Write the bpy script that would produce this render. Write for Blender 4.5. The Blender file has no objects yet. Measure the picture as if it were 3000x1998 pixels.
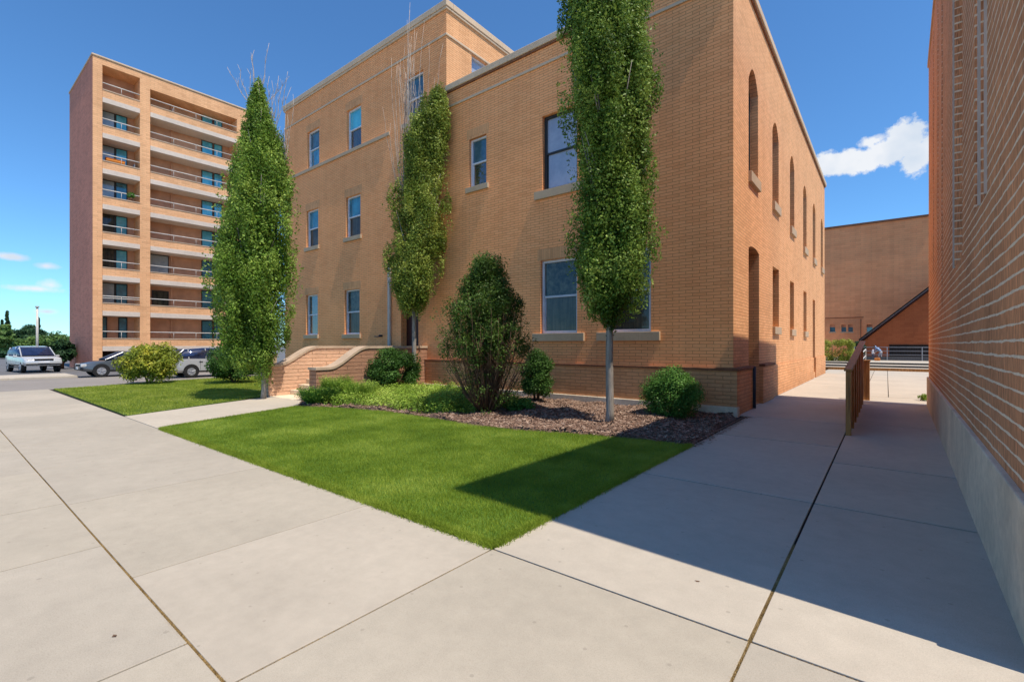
import bpy, bmesh, math, random
import numpy as np
from mathutils import Vector, Matrix
R = math.radians
random.seed(7); rng = np.random.default_rng(7)
scn = bpy.context.scene
col = scn.collection

# ------------------------------------------------------------------ camera model (metres; X along the front wall, Y down the passage)
FPX, PSI, HY, EYE = 1375.0, R(38.59), 1009.4, 1.8
def ground(px, py, z=0.0):
    d = (EYE - z) * FPX / (py - HY); r = (px - 1500) / FPX * d
    return (math.cos(PSI) * r - math.sin(PSI) * d, math.sin(PSI) * r + math.cos(PSI) * d)
def at(px, d):
    r = (px - 1500) / FPX * d
    return (math.cos(PSI) * r - math.sin(PSI) * d, math.sin(PSI) * r + math.cos(PSI) * d)

# ------------------------------------------------------------------ object helpers
def tag(o, label=None, cat=None, group=None, kind=None):
    if label: o['label'] = label
    if cat: o['category'] = cat
    if group: o['group'] = group
    if kind: o['kind'] = kind
    return o
def empty(name, loc=(0, 0, 0), rz=0, label=None, cat=None, group=None):
    o = bpy.data.objects.new(name, None); col.objects.link(o)
    o.location = loc; o.rotation_euler = (0, 0, rz); o.empty_display_size = .2
    return tag(o, label, cat, group)
def link(name, me, mat, parent=None, smooth=False):
    if isinstance(mat, (list, tuple)):
        for m in mat: me.materials.append(m)
    elif mat: me.materials.append(mat)
    if smooth: me.polygons.foreach_set('use_smooth', [True] * len(me.polygons))
    o = bpy.data.objects.new(name, me); col.objects.link(o)
    if parent: o.parent = parent
    return o
class MB:
    def __init__(s): s.v = []; s.f = []; s.m = []; s.mi = 0
    def face(s, pts):
        n = len(s.v); s.v += [tuple(p) for p in pts]; s.f.append(tuple(range(n, n + len(pts)))); s.m.append(s.mi)
    def box(s, x0, x1, y0, y1, z0, z1, rz=0, c=None):
        if x1 < x0: x0, x1 = x1, x0
        if y1 < y0: y0, y1 = y1, y0
        P = [(x, y, z) for z in (z0, z1) for x, y in ((x0, y0), (x1, y0), (x1, y1), (x0, y1))]
        if rz:
            cx, cy = c if c else ((x0 + x1) / 2, (y0 + y1) / 2); ca, sa = math.cos(rz), math.sin(rz)
            P = [(cx + (x - cx) * ca - (y - cy) * sa, cy + (x - cx) * sa + (y - cy) * ca, z) for x, y, z in P]
        n = len(s.v); s.v += P
        for q in ((0, 3, 2, 1), (4, 5, 6, 7), (0, 1, 5, 4), (1, 2, 6, 5), (2, 3, 7, 6), (3, 0, 4, 7)):
            s.f.append(tuple(n + i for i in q)); s.m.append(s.mi)
        return s
    def prism(s, poly, z0, z1):            # poly counter-clockwise in XY
        n = len(s.v); k = len(poly)
        s.v += [(x, y, z0) for x, y in poly] + [(x, y, z1) for x, y in poly]
        s.f.append(tuple(n + i for i in reversed(range(k)))); s.f.append(tuple(n + k + i for i in range(k))); s.m += [s.mi] * 2
        for i in range(k):
            j = (i + 1) % k; s.f.append((n + i, n + j, n + k + j, n + k + i)); s.m.append(s.mi)
        return s
    def tube(s, pts, rad, n=8):
        rad = rad if isinstance(rad, (list, tuple)) else [rad] * len(pts)
        pts = [Vector(p) for p in pts]; base = len(s.v)
        for i, p in enumerate(pts):
            t = (pts[min(i + 1, len(pts) - 1)] - pts[max(i - 1, 0)]).normalized()
            a = t.cross(Vector((0, 0, 1)) if abs(t.z) < .9 else Vector((1, 0, 0))).normalized(); b = t.cross(a)
            for k in range(n):
                an = 2 * math.pi * k / n; s.v.append(tuple(p + (a * math.cos(an) + b * math.sin(an)) * rad[i]))
        for i in range(len(pts) - 1):
            for k in range(n):
                k2 = (k + 1) % n; s.f.append((base + i * n + k, base + i * n + k2, base + (i + 1) * n + k2, base + (i + 1) * n + k)); s.m.append(s.mi)
        s.f.append(tuple(base + k for k in reversed(range(n)))); s.f.append(tuple(base + (len(pts) - 1) * n + k for k in range(n))); s.m += [s.mi] * 2
        return s
    def build(s, name, mat, parent=None, smooth=False, bevel=0, fix=True):
        me = bpy.data.meshes.new(name); me.from_pydata(s.v, [], s.f); me.update()
        if isinstance(mat, (list, tuple)): me.polygons.foreach_set('material_index', s.m)
        if fix:
            b = bmesh.new(); b.from_mesh(me); bmesh.ops.recalc_face_normals(b, faces=b.faces); b.to_mesh(me); b.free()
        o = link(name, me, mat, parent, smooth)
        if bevel:
            m = o.modifiers.new('bevel', 'BEVEL'); m.width = bevel; m.segments = 2; m.limit_method = 'ANGLE'; m.angle_limit = R(40)
        return o
def mesh_np(name, verts, k, mat, parent=None):      # verts (F,k,3): every face separate
    F = verts.shape[0]; me = bpy.data.meshes.new(name)
    me.vertices.add(F * k); me.vertices.foreach_set('co', verts.reshape(-1).astype(np.float32))
    me.loops.add(F * k); me.loops.foreach_set('vertex_index', np.arange(F * k, dtype=np.int32))
    me.polygons.add(F); me.polygons.foreach_set('loop_start', np.arange(0, F * k, k, dtype=np.int32))
    me.update(calc_edges=True)
    return link(name, me, mat, parent)

# ------------------------------------------------------------------ materials
class NT:
    def __init__(s, name):
        s.m = bpy.data.materials.new(name); s.m.use_nodes = True; s.t = s.m.node_tree; s.b = s.t.nodes['Principled BSDF']
        s.b.inputs['Specular IOR Level'].default_value = .3
    def n(s, ty, ins=None, **kw):
        nd = s.t.nodes.new(ty)
        for k, v in kw.items(): setattr(nd, k, v)
        for k, v in (ins or {}).items():
            if hasattr(v, 'is_output'): s.t.links.new(v, nd.inputs[k])
            else: nd.inputs[k].default_value = v
        return nd
    def math(s, op, a, b=0.0, c=None, clamp=False):
        d = {0: a, 1: b}
        if c is not None: d[2] = c
        nd = s.n('ShaderNodeMath', d, operation=op); nd.use_clamp = clamp; return nd.outputs[0]
    def pos(s): return s.n('ShaderNodeNewGeometry').outputs['Position']
    def noise(s, vec, scale, detail=4, rough=.55, out='Fac'):
        return s.n('ShaderNodeTexNoise', {'Vector': vec, 'Scale': scale, 'Detail': detail, 'Roughness': rough}).outputs[out]
    def scale(s, vec, sc): return s.n('ShaderNodeVectorMath', {0: vec, 1: sc}, operation='MULTIPLY').outputs[0]
    def ramp(s, fac, stops):
        nd = s.n('ShaderNodeValToRGB', {'Fac': fac}); e = nd.color_ramp.elements
        while len(e) < len(stops): e.new(.5)
        for i, (p, c) in enumerate(stops): e[i].position = p; e[i].color = (*c, 1) if len(c) == 3 else c
        return nd.outputs['Color']
    def mix(s, fac, a, b, bt='MIX'):
        nd = s.n('ShaderNodeMix', data_type='RGBA', blend_type=bt)
        for k, v in ((0, fac), (6, a), (7, b)):
            if hasattr(v, 'is_output'): s.t.links.new(v, nd.inputs[k])
            else: nd.inputs[k].default_value = (*v, 1) if isinstance(v, tuple) and len(v) == 3 else v
        return nd.outputs[2]
    def set(s, **kw):
        for k, v in kw.items():
            k = {'color': 'Base Color', 'rough': 'Roughness', 'metal': 'Metallic', 'normal': 'Normal', 'spec': 'Specular IOR Level', 'coat': 'Coat Weight'}[k]
            if hasattr(v, 'is_output'): s.t.links.new(v, s.b.inputs[k])
            else: s.b.inputs[k].default_value = (*v, 1) if isinstance(v, tuple) else v
        return s.m
    def bump(s, h, strength=.3, dist=.01):
        return s.n('ShaderNodeBump', {'Height': h, 'Strength': strength, 'Distance': dist}).outputs[0]

def mat_simple(name, c, rough=.7, metal=0, var=.12, sc=3.0, spec=.3, coat=0):
    t = NT(name); p = t.pos(); n = t.noise(p, sc, 5)
    a = tuple(x * (1 - var) for x in c); b = tuple(min(1, x * (1 + var)) for x in c)
    t.set(color=t.ramp(n, [(.3, a), (.7, b)]), rough=rough, metal=metal, spec=spec, coat=coat)
    return t.m

def mat_brick(name, c1, c2, mortar, bw=.4, rh=.09, ms=.005, tint=.25, bump=.5, bdist=.008, streak=None, blotch=(.8, 1.12), hotk=.22):
    t = NT(name); p = t.pos()
    s = t.n('ShaderNodeSeparateXYZ', {0: p})
    u = t.math('ADD', s.outputs[0], s.outputs[1]); 
    wob = t.math('MULTIPLY', t.math('SUBTRACT', t.noise(p, 1.6, 3), .5), .02)
    v = t.math('ADD', s.outputs[2], wob)
    vec = t.n('ShaderNodeCombineXYZ', {0: u, 1: v}).outputs[0]
    br = t.n('ShaderNodeTexBrick', {'Vector': vec, 'Color1': (*c1, 1), 'Color2': (*c2, 1), 'Mortar': (*mortar, 1), 'Scale': 1.0,
        'Mortar Size': ms, 'Mortar Smooth': .25, 'Bias': -.1, 'Brick Width': bw, 'Row Height': rh})
    br.offset = .5
    # individual bricks of other tones: a second brick grid with the same joints picks them out
    br2 = t.n('ShaderNodeTexBrick', {'Vector': vec, 'Color1': (0, 0, 0, 1), 'Color2': (1, 1, 1, 1), 'Mortar': (.5, .5, .5, 1), 'Scale': 1.0,
        'Mortar Size': 0.0, 'Bias': 0.0, 'Brick Width': bw, 'Row Height': rh}); br2.offset = .5
    hot = t.math('MULTIPLY', t.math('GREATER_THAN', br2.outputs['Color'], .8), hotk)
    cc = t.mix(hot, br.outputs['Color'], tuple(x * .62 for x in c2))
    big = t.noise(t.scale(p, (.35, .35, .55)), 1.0, 5, .6)
    cc = t.mix(1.0, cc, t.ramp(big, [(.3, (blotch[0],) * 3), (.72, (blotch[1],) * 3)]), 'MULTIPLY')
    fine = t.noise(t.scale(p, (9, 9, 60)), 1.0, 3, .6)
    cc = t.mix(tint, cc, t.ramp(fine, [(.32, tuple(x * .55 for x in c1)), (.68, tuple(min(1, x * 1.35) for x in c1))]))
    vs = t.noise(t.scale(p, (1.7, 1.7, .13)), 1.0, 4, .6); cc = t.mix(1.0, cc, t.ramp(vs, [(.32, (.94, .935, .93)), (.6, (1.03, 1.03, 1.03))]), 'MULTIPLY')
    if streak:                                      # damp and dirt near the ground
        g = t.math('SUBTRACT', streak, s.outputs[2]); g = t.math('ADD', t.math('MULTIPLY', g, 1.2), t.math('MULTIPLY', t.math('SUBTRACT', t.noise(p, 2.5, 4), .5), 1.5), clamp=True)
        cc = t.mix(t.math('MULTIPLY', g, .45), cc, tuple(x * .45 for x in c2))
    h = t.math('ADD', t.math('SUBTRACT', 1.0, br.outputs['Fac']), t.math('MULTIPLY', fine, .5))
    t.set(color=cc, rough=.85, normal=t.bump(h, bump, bdist), spec=.2)
    return t.m

def mat_concrete(name, c, sc=1.0, rough=.85, var=.1, bump=.15, fw=(.92, 1.06)):
    t = NT(name); p = t.pos()
    big = t.noise(p, .55 * sc, 5, .6); mid = t.noise(p, 6 * sc, 6, .65); fine = t.noise(p, 170 * sc, 3, .6)
    cc = t.ramp(big, [(.3, tuple(x * (1 - var) for x in c)), (.7, tuple(min(1, x * (1 + var * .6)) for x in c))])
    cc = t.mix(1.0, cc, t.ramp(mid, [(.25, (fw[0],) * 3), (.75, (fw[1],) * 3)]), 'MULTIPLY')
    cc = t.mix(1.0, cc, t.ramp(fine, [(.3, (.86, .85, .84)), (.5, (1, 1, 1)), (.75, (1.1, 1.1, 1.1))]), 'MULTIPLY')
    st = t.noise(t.scale(p, (1.1, .9, 1)), 2.3, 7, .7)        # faint stains
    cc = t.mix(t.ramp(st, [(.62, (0, 0, 0)), (.82, (.2, .2, .2))]), cc, tuple(x * .72 for x in c))
    vo = t.n('ShaderNodeTexVoronoi', {'Vector': p, 'Scale': 1.9 * sc}, voronoi_dimensions='2D').outputs['Distance']
    cc = t.mix(t.math('MULTIPLY', t.math('LESS_THAN', vo, .024), .3), cc, tuple(x * .4 for x in c))
    t.set(color=cc, rough=rough, normal=t.bump(fine, bump, .003), spec=.25)
    return t.m

def mat_leaf(name, dark, mid, light, sc=1.3, trans=.22, rough=.5, fsc=26):
    t = NT(name); p = t.pos()
    a = t.noise(p, sc, 3, .6); b = t.noise(p, fsc, 2, .6)
    f = t.math('ADD', t.math('MULTIPLY', a, .6), t.math('MULTIPLY', b, .4))
    c = t.ramp(f, [(.36, dark), (.5, mid), (.64, light)])
    t.set(color=c, rough=rough, spec=.2)
    tr = t.n('ShaderNodeBsdfTranslucent', {'Color': t.mix(.5, c, light)})
    mx = t.n('ShaderNodeMixShader', {0: trans, 1: t.b.outputs[0], 2: tr.outputs[0]})
    t.t.links.new(mx.outputs[0], t.t.nodes['Material Output'].inputs[0])
    return t.m

def mat_glass(name, inner, inner2, gloss=.22, sc=2.5, tintg=(.8, .9, 1), folds=0):
    t = NT(name); p = t.pos(); n = t.noise(p, sc, 5, .65)
    if folds: n = t.math('ADD', t.math('MULTIPLY', n, 1 - folds), t.math('MULTIPLY', t.noise(t.scale(p, (14, 14, .5)), 1.0, 3, .6), folds))
    c = t.ramp(n, [(.38, inner), (.66, inner2)])
    t.set(color=c, rough=.4, spec=.1)
    wv = t.bump(t.noise(p, 1.3, 2), .08, .05)
    g = t.n('ShaderNodeBsdfGlossy', {'Color': (*tintg, 1), 'Roughness': .03, 'Normal': wv})
    lw = t.n('ShaderNodeLayerWeight', {'Blend': .35}).outputs['Fresnel']
    fac = t.math('ADD', gloss, t.math('MULTIPLY', lw, .14), clamp=True)
    mx = t.n('ShaderNodeMixShader', {0: fac, 1: t.b.outputs[0], 2: g.outputs[0]})
    t.t.links.new(mx.outputs[0], t.t.nodes['Material Output'].inputs[0])
    return t.m

M = {}
M['brick_side'] = mat_brick('side_brick', (.88, .46, .225), (.82, .40, .18), (.48, .215, .10), bw=.36, rh=.086, ms=.0095, streak=.3, blotch=(.9, 1.08))
M['brick'] = mat_brick('buff_brick', (.98, .44, .19), (.94, .385, .155), (.50, .19, .075), bw=.36, rh=.086, ms=.0095, streak=.3, blotch=(.95, 1.12), hotk=.14, tint=.2)  # front copy of the side brick, warm light put into its colour
M['brick_plinth'] = mat_brick('plinth_brick', (.90, .44, .205), (.84, .375, .16), (.5, .225, .105), bw=.38, rh=.1, ms=.009, streak=.7, bump=.8, bdist=.014)
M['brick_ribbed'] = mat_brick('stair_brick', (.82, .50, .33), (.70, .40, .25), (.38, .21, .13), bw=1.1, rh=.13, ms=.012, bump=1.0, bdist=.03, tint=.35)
M['brick_ribbed_shaded'] = mat_brick('stair_brick_shaded', (.46, .25, .155), (.38, .195, .12), (.2, .11, .07), bw=1.1, rh=.13, ms=.012, bump=1.0, bdist=.03, tint=.35)  # right stair wall's shade put into a darker copy of the stair brick
M['brick_dark'] = mat_brick('brown_brick', (.30, .135, .07), (.22, .095, .05), (.14, .07, .045), bw=.2, rh=.115, ms=.008)
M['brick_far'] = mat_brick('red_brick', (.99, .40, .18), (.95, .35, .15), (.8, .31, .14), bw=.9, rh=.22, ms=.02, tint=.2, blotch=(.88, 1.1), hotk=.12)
M['brick_rust'] = mat_brick('rust_brick', (.42, .12, .045), (.37, .10, .036), (.28, .08, .03), bw=.6, rh=.2, ms=.01)  # darker, redder brick of the stair block
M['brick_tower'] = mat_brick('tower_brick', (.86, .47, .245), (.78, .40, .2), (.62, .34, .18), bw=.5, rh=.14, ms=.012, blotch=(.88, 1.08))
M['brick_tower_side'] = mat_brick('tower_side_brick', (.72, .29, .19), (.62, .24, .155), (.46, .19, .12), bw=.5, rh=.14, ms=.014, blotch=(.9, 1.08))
# the near wall: long courses between pale, thick bed joints, each brick scored upright
def near_wall_mat(name, c1, c2, mortar):
    t = NT(name); p = t.pos(); s = t.n('ShaderNodeSeparateXYZ', {0: p})
    wob = t.math('MULTIPLY', t.math('SUBTRACT', t.noise(p, 2.2, 3), .5), .035)
    u = t.math('ADD', s.outputs[0], s.outputs[1]); v = t.math('ADD', s.outputs[2], wob)
    vec = t.n('ShaderNodeCombineXYZ', {0: u, 1: v}).outputs[0]
    br = t.n('ShaderNodeTexBrick', {'Vector': vec, 'Color1': (*c1, 1), 'Color2': (*c2, 1), 'Mortar': (.07, .035, .02, 1), 'Scale': 1.0,
        'Mortar Size': .0035, 'Mortar Smooth': .2, 'Brick Width': .105, 'Row Height': .114}); br.offset = .5
    fine = t.noise(t.scale(p, (70, 70, 6)), 1.0, 3, .6)
    cc = t.mix(.7, br.outputs['Color'], t.ramp(fine, [(.35, tuple(x * .5 for x in c2)), (.65, tuple(x * 1.25 for x in c1))]))
    big = t.noise(p, .9, 5, .6)
    cc = t.mix(1.0, cc, t.ramp(big, [(.3, (.78, .76, .76)), (.7, (1.15, 1.12, 1.1))]), 'MULTIPLY')
    fr = t.math('FRACT', t.math('DIVIDE', v, .114))
    wd = t.math('MULTIPLY', t.noise(p, 5.0, 3), .2)                      # joint thickness wanders
    d = t.math('ABSOLUTE', t.math('SUBTRACT', fr, .02)); d2 = t.math('SUBTRACT', 1.0, fr); d = t.math('MINIMUM', d, d2)
    j = t.math('LESS_THAN', d, t.math('SUBTRACT', wd, .025))
    mort = t.ramp(t.noise(p, 14, 4), [(.3, tuple(x * .8 for x in mortar)), (.7, mortar)])
    cc = t.mix(j, cc, mort)
    h = t.math('ADD', t.math('MULTIPLY', j, .9), t.math('MULTIPLY', fine, .6))
    t.set(color=cc, rough=.88, normal=t.bump(h, .5, .01), spec=.15)
    return t.m
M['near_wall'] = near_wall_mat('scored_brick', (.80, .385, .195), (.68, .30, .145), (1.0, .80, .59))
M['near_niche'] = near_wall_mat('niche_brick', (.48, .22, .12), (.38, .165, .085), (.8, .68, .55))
M['stone'] = mat_concrete('tan_stone', (.52, .39, .26), sc=2)
M['coping'] = mat_concrete('coping_stone', (.64, .48, .33), sc=2)
M['coping_pale'] = mat_concrete('pale_coping', (.56, .42, .30), sc=3, var=.2)
M['concrete'] = mat_concrete('paving_concrete', (.43, .382, .305), sc=1)
M['walk_b'] = mat_concrete('walk_concrete_b', (.515, .457, .375), sc=1.2); M['walk_c'] = mat_concrete('walk_concrete_c', (.485, .43, .35), sc=.9)
M['concrete_b'] = mat_concrete('paving_concrete_b', (.455, .402, .325), sc=1.3); M['concrete_c'] = mat_concrete('paving_concrete_c', (.415, .37, .30), sc=.8)
M['concrete_walk'] = mat_concrete('walk_concrete', (.50, .443, .36), sc=1)
M['concrete_base'] = mat_concrete('base_concrete', (.80, .66, .49), sc=1.5, var=.25, fw=(.8, 1.1))
M['concrete_beam'] = mat_concrete('beam_concrete', (.66, .56, .47), sc=1.0)
M['asphalt'] = mat_concrete('asphalt', (.27, .245, .22), sc=.7)
M['asphalt_dark'] = mat_concrete('asphalt_dark', (.15, .15, .155), sc=.7)
M['soil'] = mat_simple('soil', (.035, .028, .022), .95, var=.4, sc=20)
M['field'] = mat_simple('dry_field', (.16, .15, .08), .95, var=.3, sc=.3)
M['white_frame'] = mat_simple('window_white', (.62, .66, .72), .4)
M['dark_frame'] = mat_simple('window_dark', (.03, .035, .04), .4)
M['glass_sky'] = mat_glass('glass_upper', (.03, .09, .13), (.08, .17, .22), .10)  # blue of the reflected sky put into the pane colour
M['glass_low'] = mat_glass('glass_lower', (.012, .015, .013), (.10, .095, .065), .03, sc=1.8, folds=.5)
M['glass_mottle'] = mat_glass('glass_mottled', (.008, .025, .028), (.11, .125, .09), .035, sc=6)  # mottling puts a reflection of trees into the pane colour
M['glass_pale'] = mat_glass('glass_pale', (.28, .32, .4), (.42, .46, .55), .12, sc=1)
M['glass_blue'] = mat_glass('glass_blue', (.04, .36, .52), (.12, .6, .74), .12, sc=1.2)
M['glass_teal'] = mat_glass('glass_teal', (.015, .13, .19), (.05, .28, .38), .1, sc=1.6)
M['curtain'] = mat_glass('curtained_glass', (.26, .32, .36), (.42, .48, .5), .08, sc=1.2)
M['dark'] = mat_simple('dark_recess', (.018, .014, .012), .9)
M['door'] = mat_simple('door_oxblood', (.045, .012, .010), .5)
M['pipe'] = mat_simple('painted_pipe', (.5, .47, .43), .5)
M['pipe_dark'] = mat_simple('dark_pipe', (.03, .04, .06), .5)
M['metal_pale'] = mat_simple('pale_metal', (.55, .48, .42), .6, .0)
M['rail'] = mat_simple('rail_white', (.6, .57, .52), .4)
M['rail_grey'] = mat_simple('rail_grey', (.32, .33, .36), .45, .3)
M['panel_brown'] = mat_simple('balcony_back', (.62, .33, .2), .85, var=.18, sc=1.2)
M['timber'] = None
def mk_timber():
    t = NT('stained_timber'); p = t.pos(); g = t.noise(t.scale(p, (26, 26, 1.6)), 1.0, 5, .7)
    c = t.ramp(g, [(.3, (.17, .07, .022)), (.55, (.42, .19, .055)), (.75, (.6, .31, .11))])
    t.set(color=c, rough=.6, normal=t.bump(g, .4, .004)); return t.m
M['timber'] = mk_timber()
M['bark_grey'] = None
def mk_bark(name, c, k=1.0):
    t = NT(name); p = t.pos(); g = t.noise(t.scale(p, (22 * k, 22 * k, 4 * k)), 1.0, 5, .65)
    t.set(color=t.ramp(g, [(.3, tuple(x * .55 for x in c)), (.65, tuple(x * 1.2 for x in c))]), rough=.9, normal=t.bump(g, .6, .01)); return t.m
M['bark_grey'] = mk_bark('grey_bark', (.30, .27, .235)); M['bark_brown'] = mk_bark('brown_bark', (.17, .10, .06)); M['twig'] = mk_bark('bare_twig', (.50, .42, .35))
M['leaf1'] = mat_leaf('leaf_fresh', (.03, .08, .010), (.15, .27, .03), (.48, .62, .13))
M['leaf2'] = mat_leaf('leaf_yellowish', (.045, .085, .012), (.19, .27, .035), (.50, .55, .13))
M['leaf3'] = mat_leaf('leaf_deep', (.02, .055, .008), (.11, .21, .025), (.42, .55, .12))
M['leaf_shrub'] = mat_leaf('leaf_shrub', (.02, .045, .008), (.065, .125, .02), (.18, .27, .05))
M['leaf_bush'] = mat_leaf('leaf_bush', (.03, .09, .014), (.085, .21, .035), (.2, .38, .08))
M['leaf_cover'] = mat_leaf('leaf_cover', (.07, .14, .015), (.24, .38, .04), (.55, .66, .15))
M['leaf_ivy'] = mat_leaf('leaf_ivy', (.02, .055, .010), (.05, .12, .02), (.12, .24, .05))
M['leaf_yellow'] = mat_leaf('leaf_golden', (.07, .12, .015), (.25, .31, .035), (.60, .54, .07), sc=2.2)
M['leaf_far'] = mat_leaf('leaf_far', (.035, .085, .022), (.10, .19, .045), (.24, .34, .09), sc=.5, fsc=5)
M['leaf_far_dark'] = mat_leaf('leaf_far_dark', (.012, .04, .02), (.035, .085, .035), (.09, .16, .06), sc=.5, fsc=5)
M['leaf_hedge'] = mat_leaf('leaf_hedge', (.06, .10, .012), (.26, .30, .035), (.6, .62, .13), sc=2)
M['grass'] = mat_leaf('grass_blade', (.11, .18, .013), (.24, .33, .028), (.46, .54, .09), sc=.9, trans=.3, rough=.55, fsc=45)
M['grass_pale'] = mat_leaf('grass_sunny', (.17, .25, .02), (.30, .37, .04), (.48, .52, .10), sc=.9, trans=.3, rough=.55, fsc=30)
M['dry'] = mat_leaf('dry_grass', (.22, .14, .05), (.42, .29, .12), (.62, .46, .22), sc=5, trans=.2, fsc=60)
M['lawn'] = mat_simple('lawn_earth', (.09, .17, .02), .9, var=.35, sc=30)
M['lawn_pale'] = mat_simple('lawn_earth_pale', (.09, .14, .022), .9, var=.35, sc=20)
def mk_mulch():
    t = NT('bark_mulch'); p = t.pos()
    v = t.n('ShaderNodeTexVoronoi', {'Vector': t.scale(p, (38, 22, 30)), 'Scale': 1.0}); g = t.noise(p, 30, 5, .7)
    c = t.ramp(v.outputs['Color'], [(.1, (.05, .028, .02)), (.5, (.15, .088, .062)), (.85, (.3, .2, .15)), (1.0, (.46, .36, .29))])
    c = t.mix(.35, c, t.ramp(g, [(.3, (.03, .018, .013)), (.7, (.2, .13, .1))]))
    t.set(color=c, rough=.95, normal=t.bump(t.math('ADD', v.outputs['Distance'], g), 1.0, .03)); return t.m
M['mulch'] = mk_mulch()
M['chip'] = mat_leaf('mulch_chip', (.07, .04, .028), (.20, .12, .085), (.52, .40, .31), sc=9, trans=.0, rough=.9, fsc=90)

# ------------------------------------------------------------------ world, sun, camera
SUN_EL, SUN_SLOPE = R(64.2), 0.065            # light travels to -X, a little to +Y
w = bpy.data.worlds.new('World'); scn.world = w; w.use_nodes = True
wt = w.node_tree; bg = wt.nodes['Background']; wo = wt.nodes['World Output']
def wn(ty, ins=None, **kw):
    nd = wt.nodes.new(ty)
    for k, v in kw.items(): setattr(nd, k, v)
    for k, v in (ins or {}).items():
        if hasattr(v, 'is_output'): wt.links.new(v, nd.inputs[k])
        else: nd.inputs[k].default_value = v
    return nd
sun_to = Vector((-1, SUN_SLOPE, 0)).normalized() * math.cos(SUN_EL) + Vector((0, 0, -math.sin(SUN_EL)))
sun_from = -sun_to
sky = wn('ShaderNodeTexSky'); sky.sky_type = 'NISHITA'; sky.sun_disc = False
sky.sun_elevation = SUN_EL; sky.sun_rotation = math.atan2(sun_from.x, sun_from.y)
sky.altitude = 1200; sky.air_density = 1.05; sky.dust_density = .15; sky.ozone_density = 2.4
skyc = wn('ShaderNodeMix', {0: 1.0, 6: sky.outputs[0], 7: (.60, .99, 1.27, 1)}, data_type='RGBA', blend_type='MULTIPLY').outputs[2]
wt.links.new(skyc, bg.inputs[0]); bg.inputs[1].default_value = .15
D = wn('ShaderNodeTexCoord').outputs['Generated']
def vm(op, a, b): return wn('ShaderNodeVectorMath', {0: a, 1: b}, operation=op)
def wm(op, a, b=0.0, clamp=False):
    nd = wn('ShaderNodeMath', {0: a, 1: b}, operation=op); nd.use_clamp = clamp; return nd.outputs[0]
masks = []
wnz = wn('ShaderNodeTexNoise', {'Vector': D, 'Scale': 42.0, 'Detail': 7.0, 'Roughness': .62}).outputs['Fac']
wnz2 = wn('ShaderNodeTexNoise', {'Vector': D, 'Scale': 16.0, 'Detail': 3.0, 'Roughness': .5}).outputs['Fac']
def puff(az, el, a, b, gain=5.0, kn=1.6, k0=0.0):       # azimuth right of +Y and elevation of a cloud bank, half sizes in radians
    f = Vector((math.sin(az) * math.cos(el), math.cos(az) * math.cos(el), math.sin(el)))
    r = Vector((math.cos(az), -math.sin(az), 0)); u = r.cross(f)
    df = vm('DOT_PRODUCT', D, tuple(f)).outputs['Value']
    x = wm('DIVIDE', vm('DOT_PRODUCT', D, tuple(r / a)).outputs['Value'], df); y = wm('DIVIDE', vm('DOT_PRODUCT', D, tuple(u / b)).outputs['Value'], df)
    q = wm('SUBTRACT', 1.0, wm('SQRT', wm('ADD', wm('MULTIPLY', x, x), wm('MULTIPLY', y, y))))
    q = wm('ADD', q, wm('MULTIPLY', wm('SUBTRACT', wnz, .5), kn)); q = wm('ADD', q, k0)
    front = wm('GREATER_THAN', df, 0.0)
    return wm('MULTIPLY', wm('MULTIPLY', q, gain, clamp=True), front)
def dirpx(px, py):                                    # picture point -> azimuth, elevation
    x = (px - 1500) / FPX; return (-PSI + math.atan(x), math.atan((HY - py) / FPX / math.sqrt(1 + x * x)))
for px, py, a, b, g, kn, k0 in ((2450, 478, .048, .022, 4, 1.5, 0), (2530, 474, .042, .021, 4, 1.5, 0), (2595, 448, .034, .026, 4, 1.6, 0), (2650, 420, .032, .036, 4, 1.7, 0), (2685, 460, .022, .034, 4, 1.6, 0), (2560, 415, .030, .012, 1.6, 2.2, -.15),
        (35, 753, .022, .007, 1.6, 1.0, 0), (135, 779, .017, .006, 1.1, 1.2, 0), (100, 846, .040, .006, 1.0, 1.6, 0), (148, 835, .016, .009, .9, 1.6, 0), (137, 913, .015, .006, 1.2, 1.0, 0)):
    az, el = dirpx(px, py); masks.append(puff(az, el, a, b, g, kn, k0))
mk = masks[0]
for m_ in masks[1:]: mk = wm('MAXIMUM', mk, m_)
mk = wm('MULTIPLY', mk, .95)
shade = wn('ShaderNodeValToRGB', {'Fac': wnz2}); shade.color_ramp.elements[0].position = .35; shade.color_ramp.elements[0].color = (.72, .80, .90, 1)
shade.color_ramp.elements[1].position = .6; shade.color_ramp.elements[1].color = (.93, .95, .98, 1)
bg2 = wn('ShaderNodeBackground', {'Color': shade.outputs[0], 'Strength': .98})
mxs = wn('ShaderNodeMixShader', {0: mk, 1: bg.outputs[0], 2: bg2.outputs[0]})
wt.links.new(mxs.outputs[0], wo.inputs[0])
sl = bpy.data.lights.new('sun', 'SUN'); sl.energy = 5.2; sl.angle = R(.5); sl.color = (1, .90, .76)
so = bpy.data.objects.new('sun', sl); col.objects.link(so); so.rotation_euler = sun_from.to_track_quat('Z', 'Y').to_euler()
cd = bpy.data.cameras.new('camera'); cam = bpy.data.objects.new('camera', cd); col.objects.link(cam); scn.camera = cam
cd.sensor_width = 36; cd.lens = 36 * FPX / 3000; cd.shift_y = (HY - 999) / 3000; cd.clip_end = 3000; cd.clip_start = .05
cam.location = (0, 0, EYE); cam.rotation_euler = (R(90), 0, PSI)
scn.view_settings.view_transform = 'Standard'; scn.view_settings.look = 'None'; scn.view_settings.exposure = 0; scn.view_settings.gamma = 1
scn.cycles.max_bounces = 6; scn.cycles.diffuse_bounces = 4; scn.cycles.transparent_max_bounces = 4; scn.cycles.use_denoising = True

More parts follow.
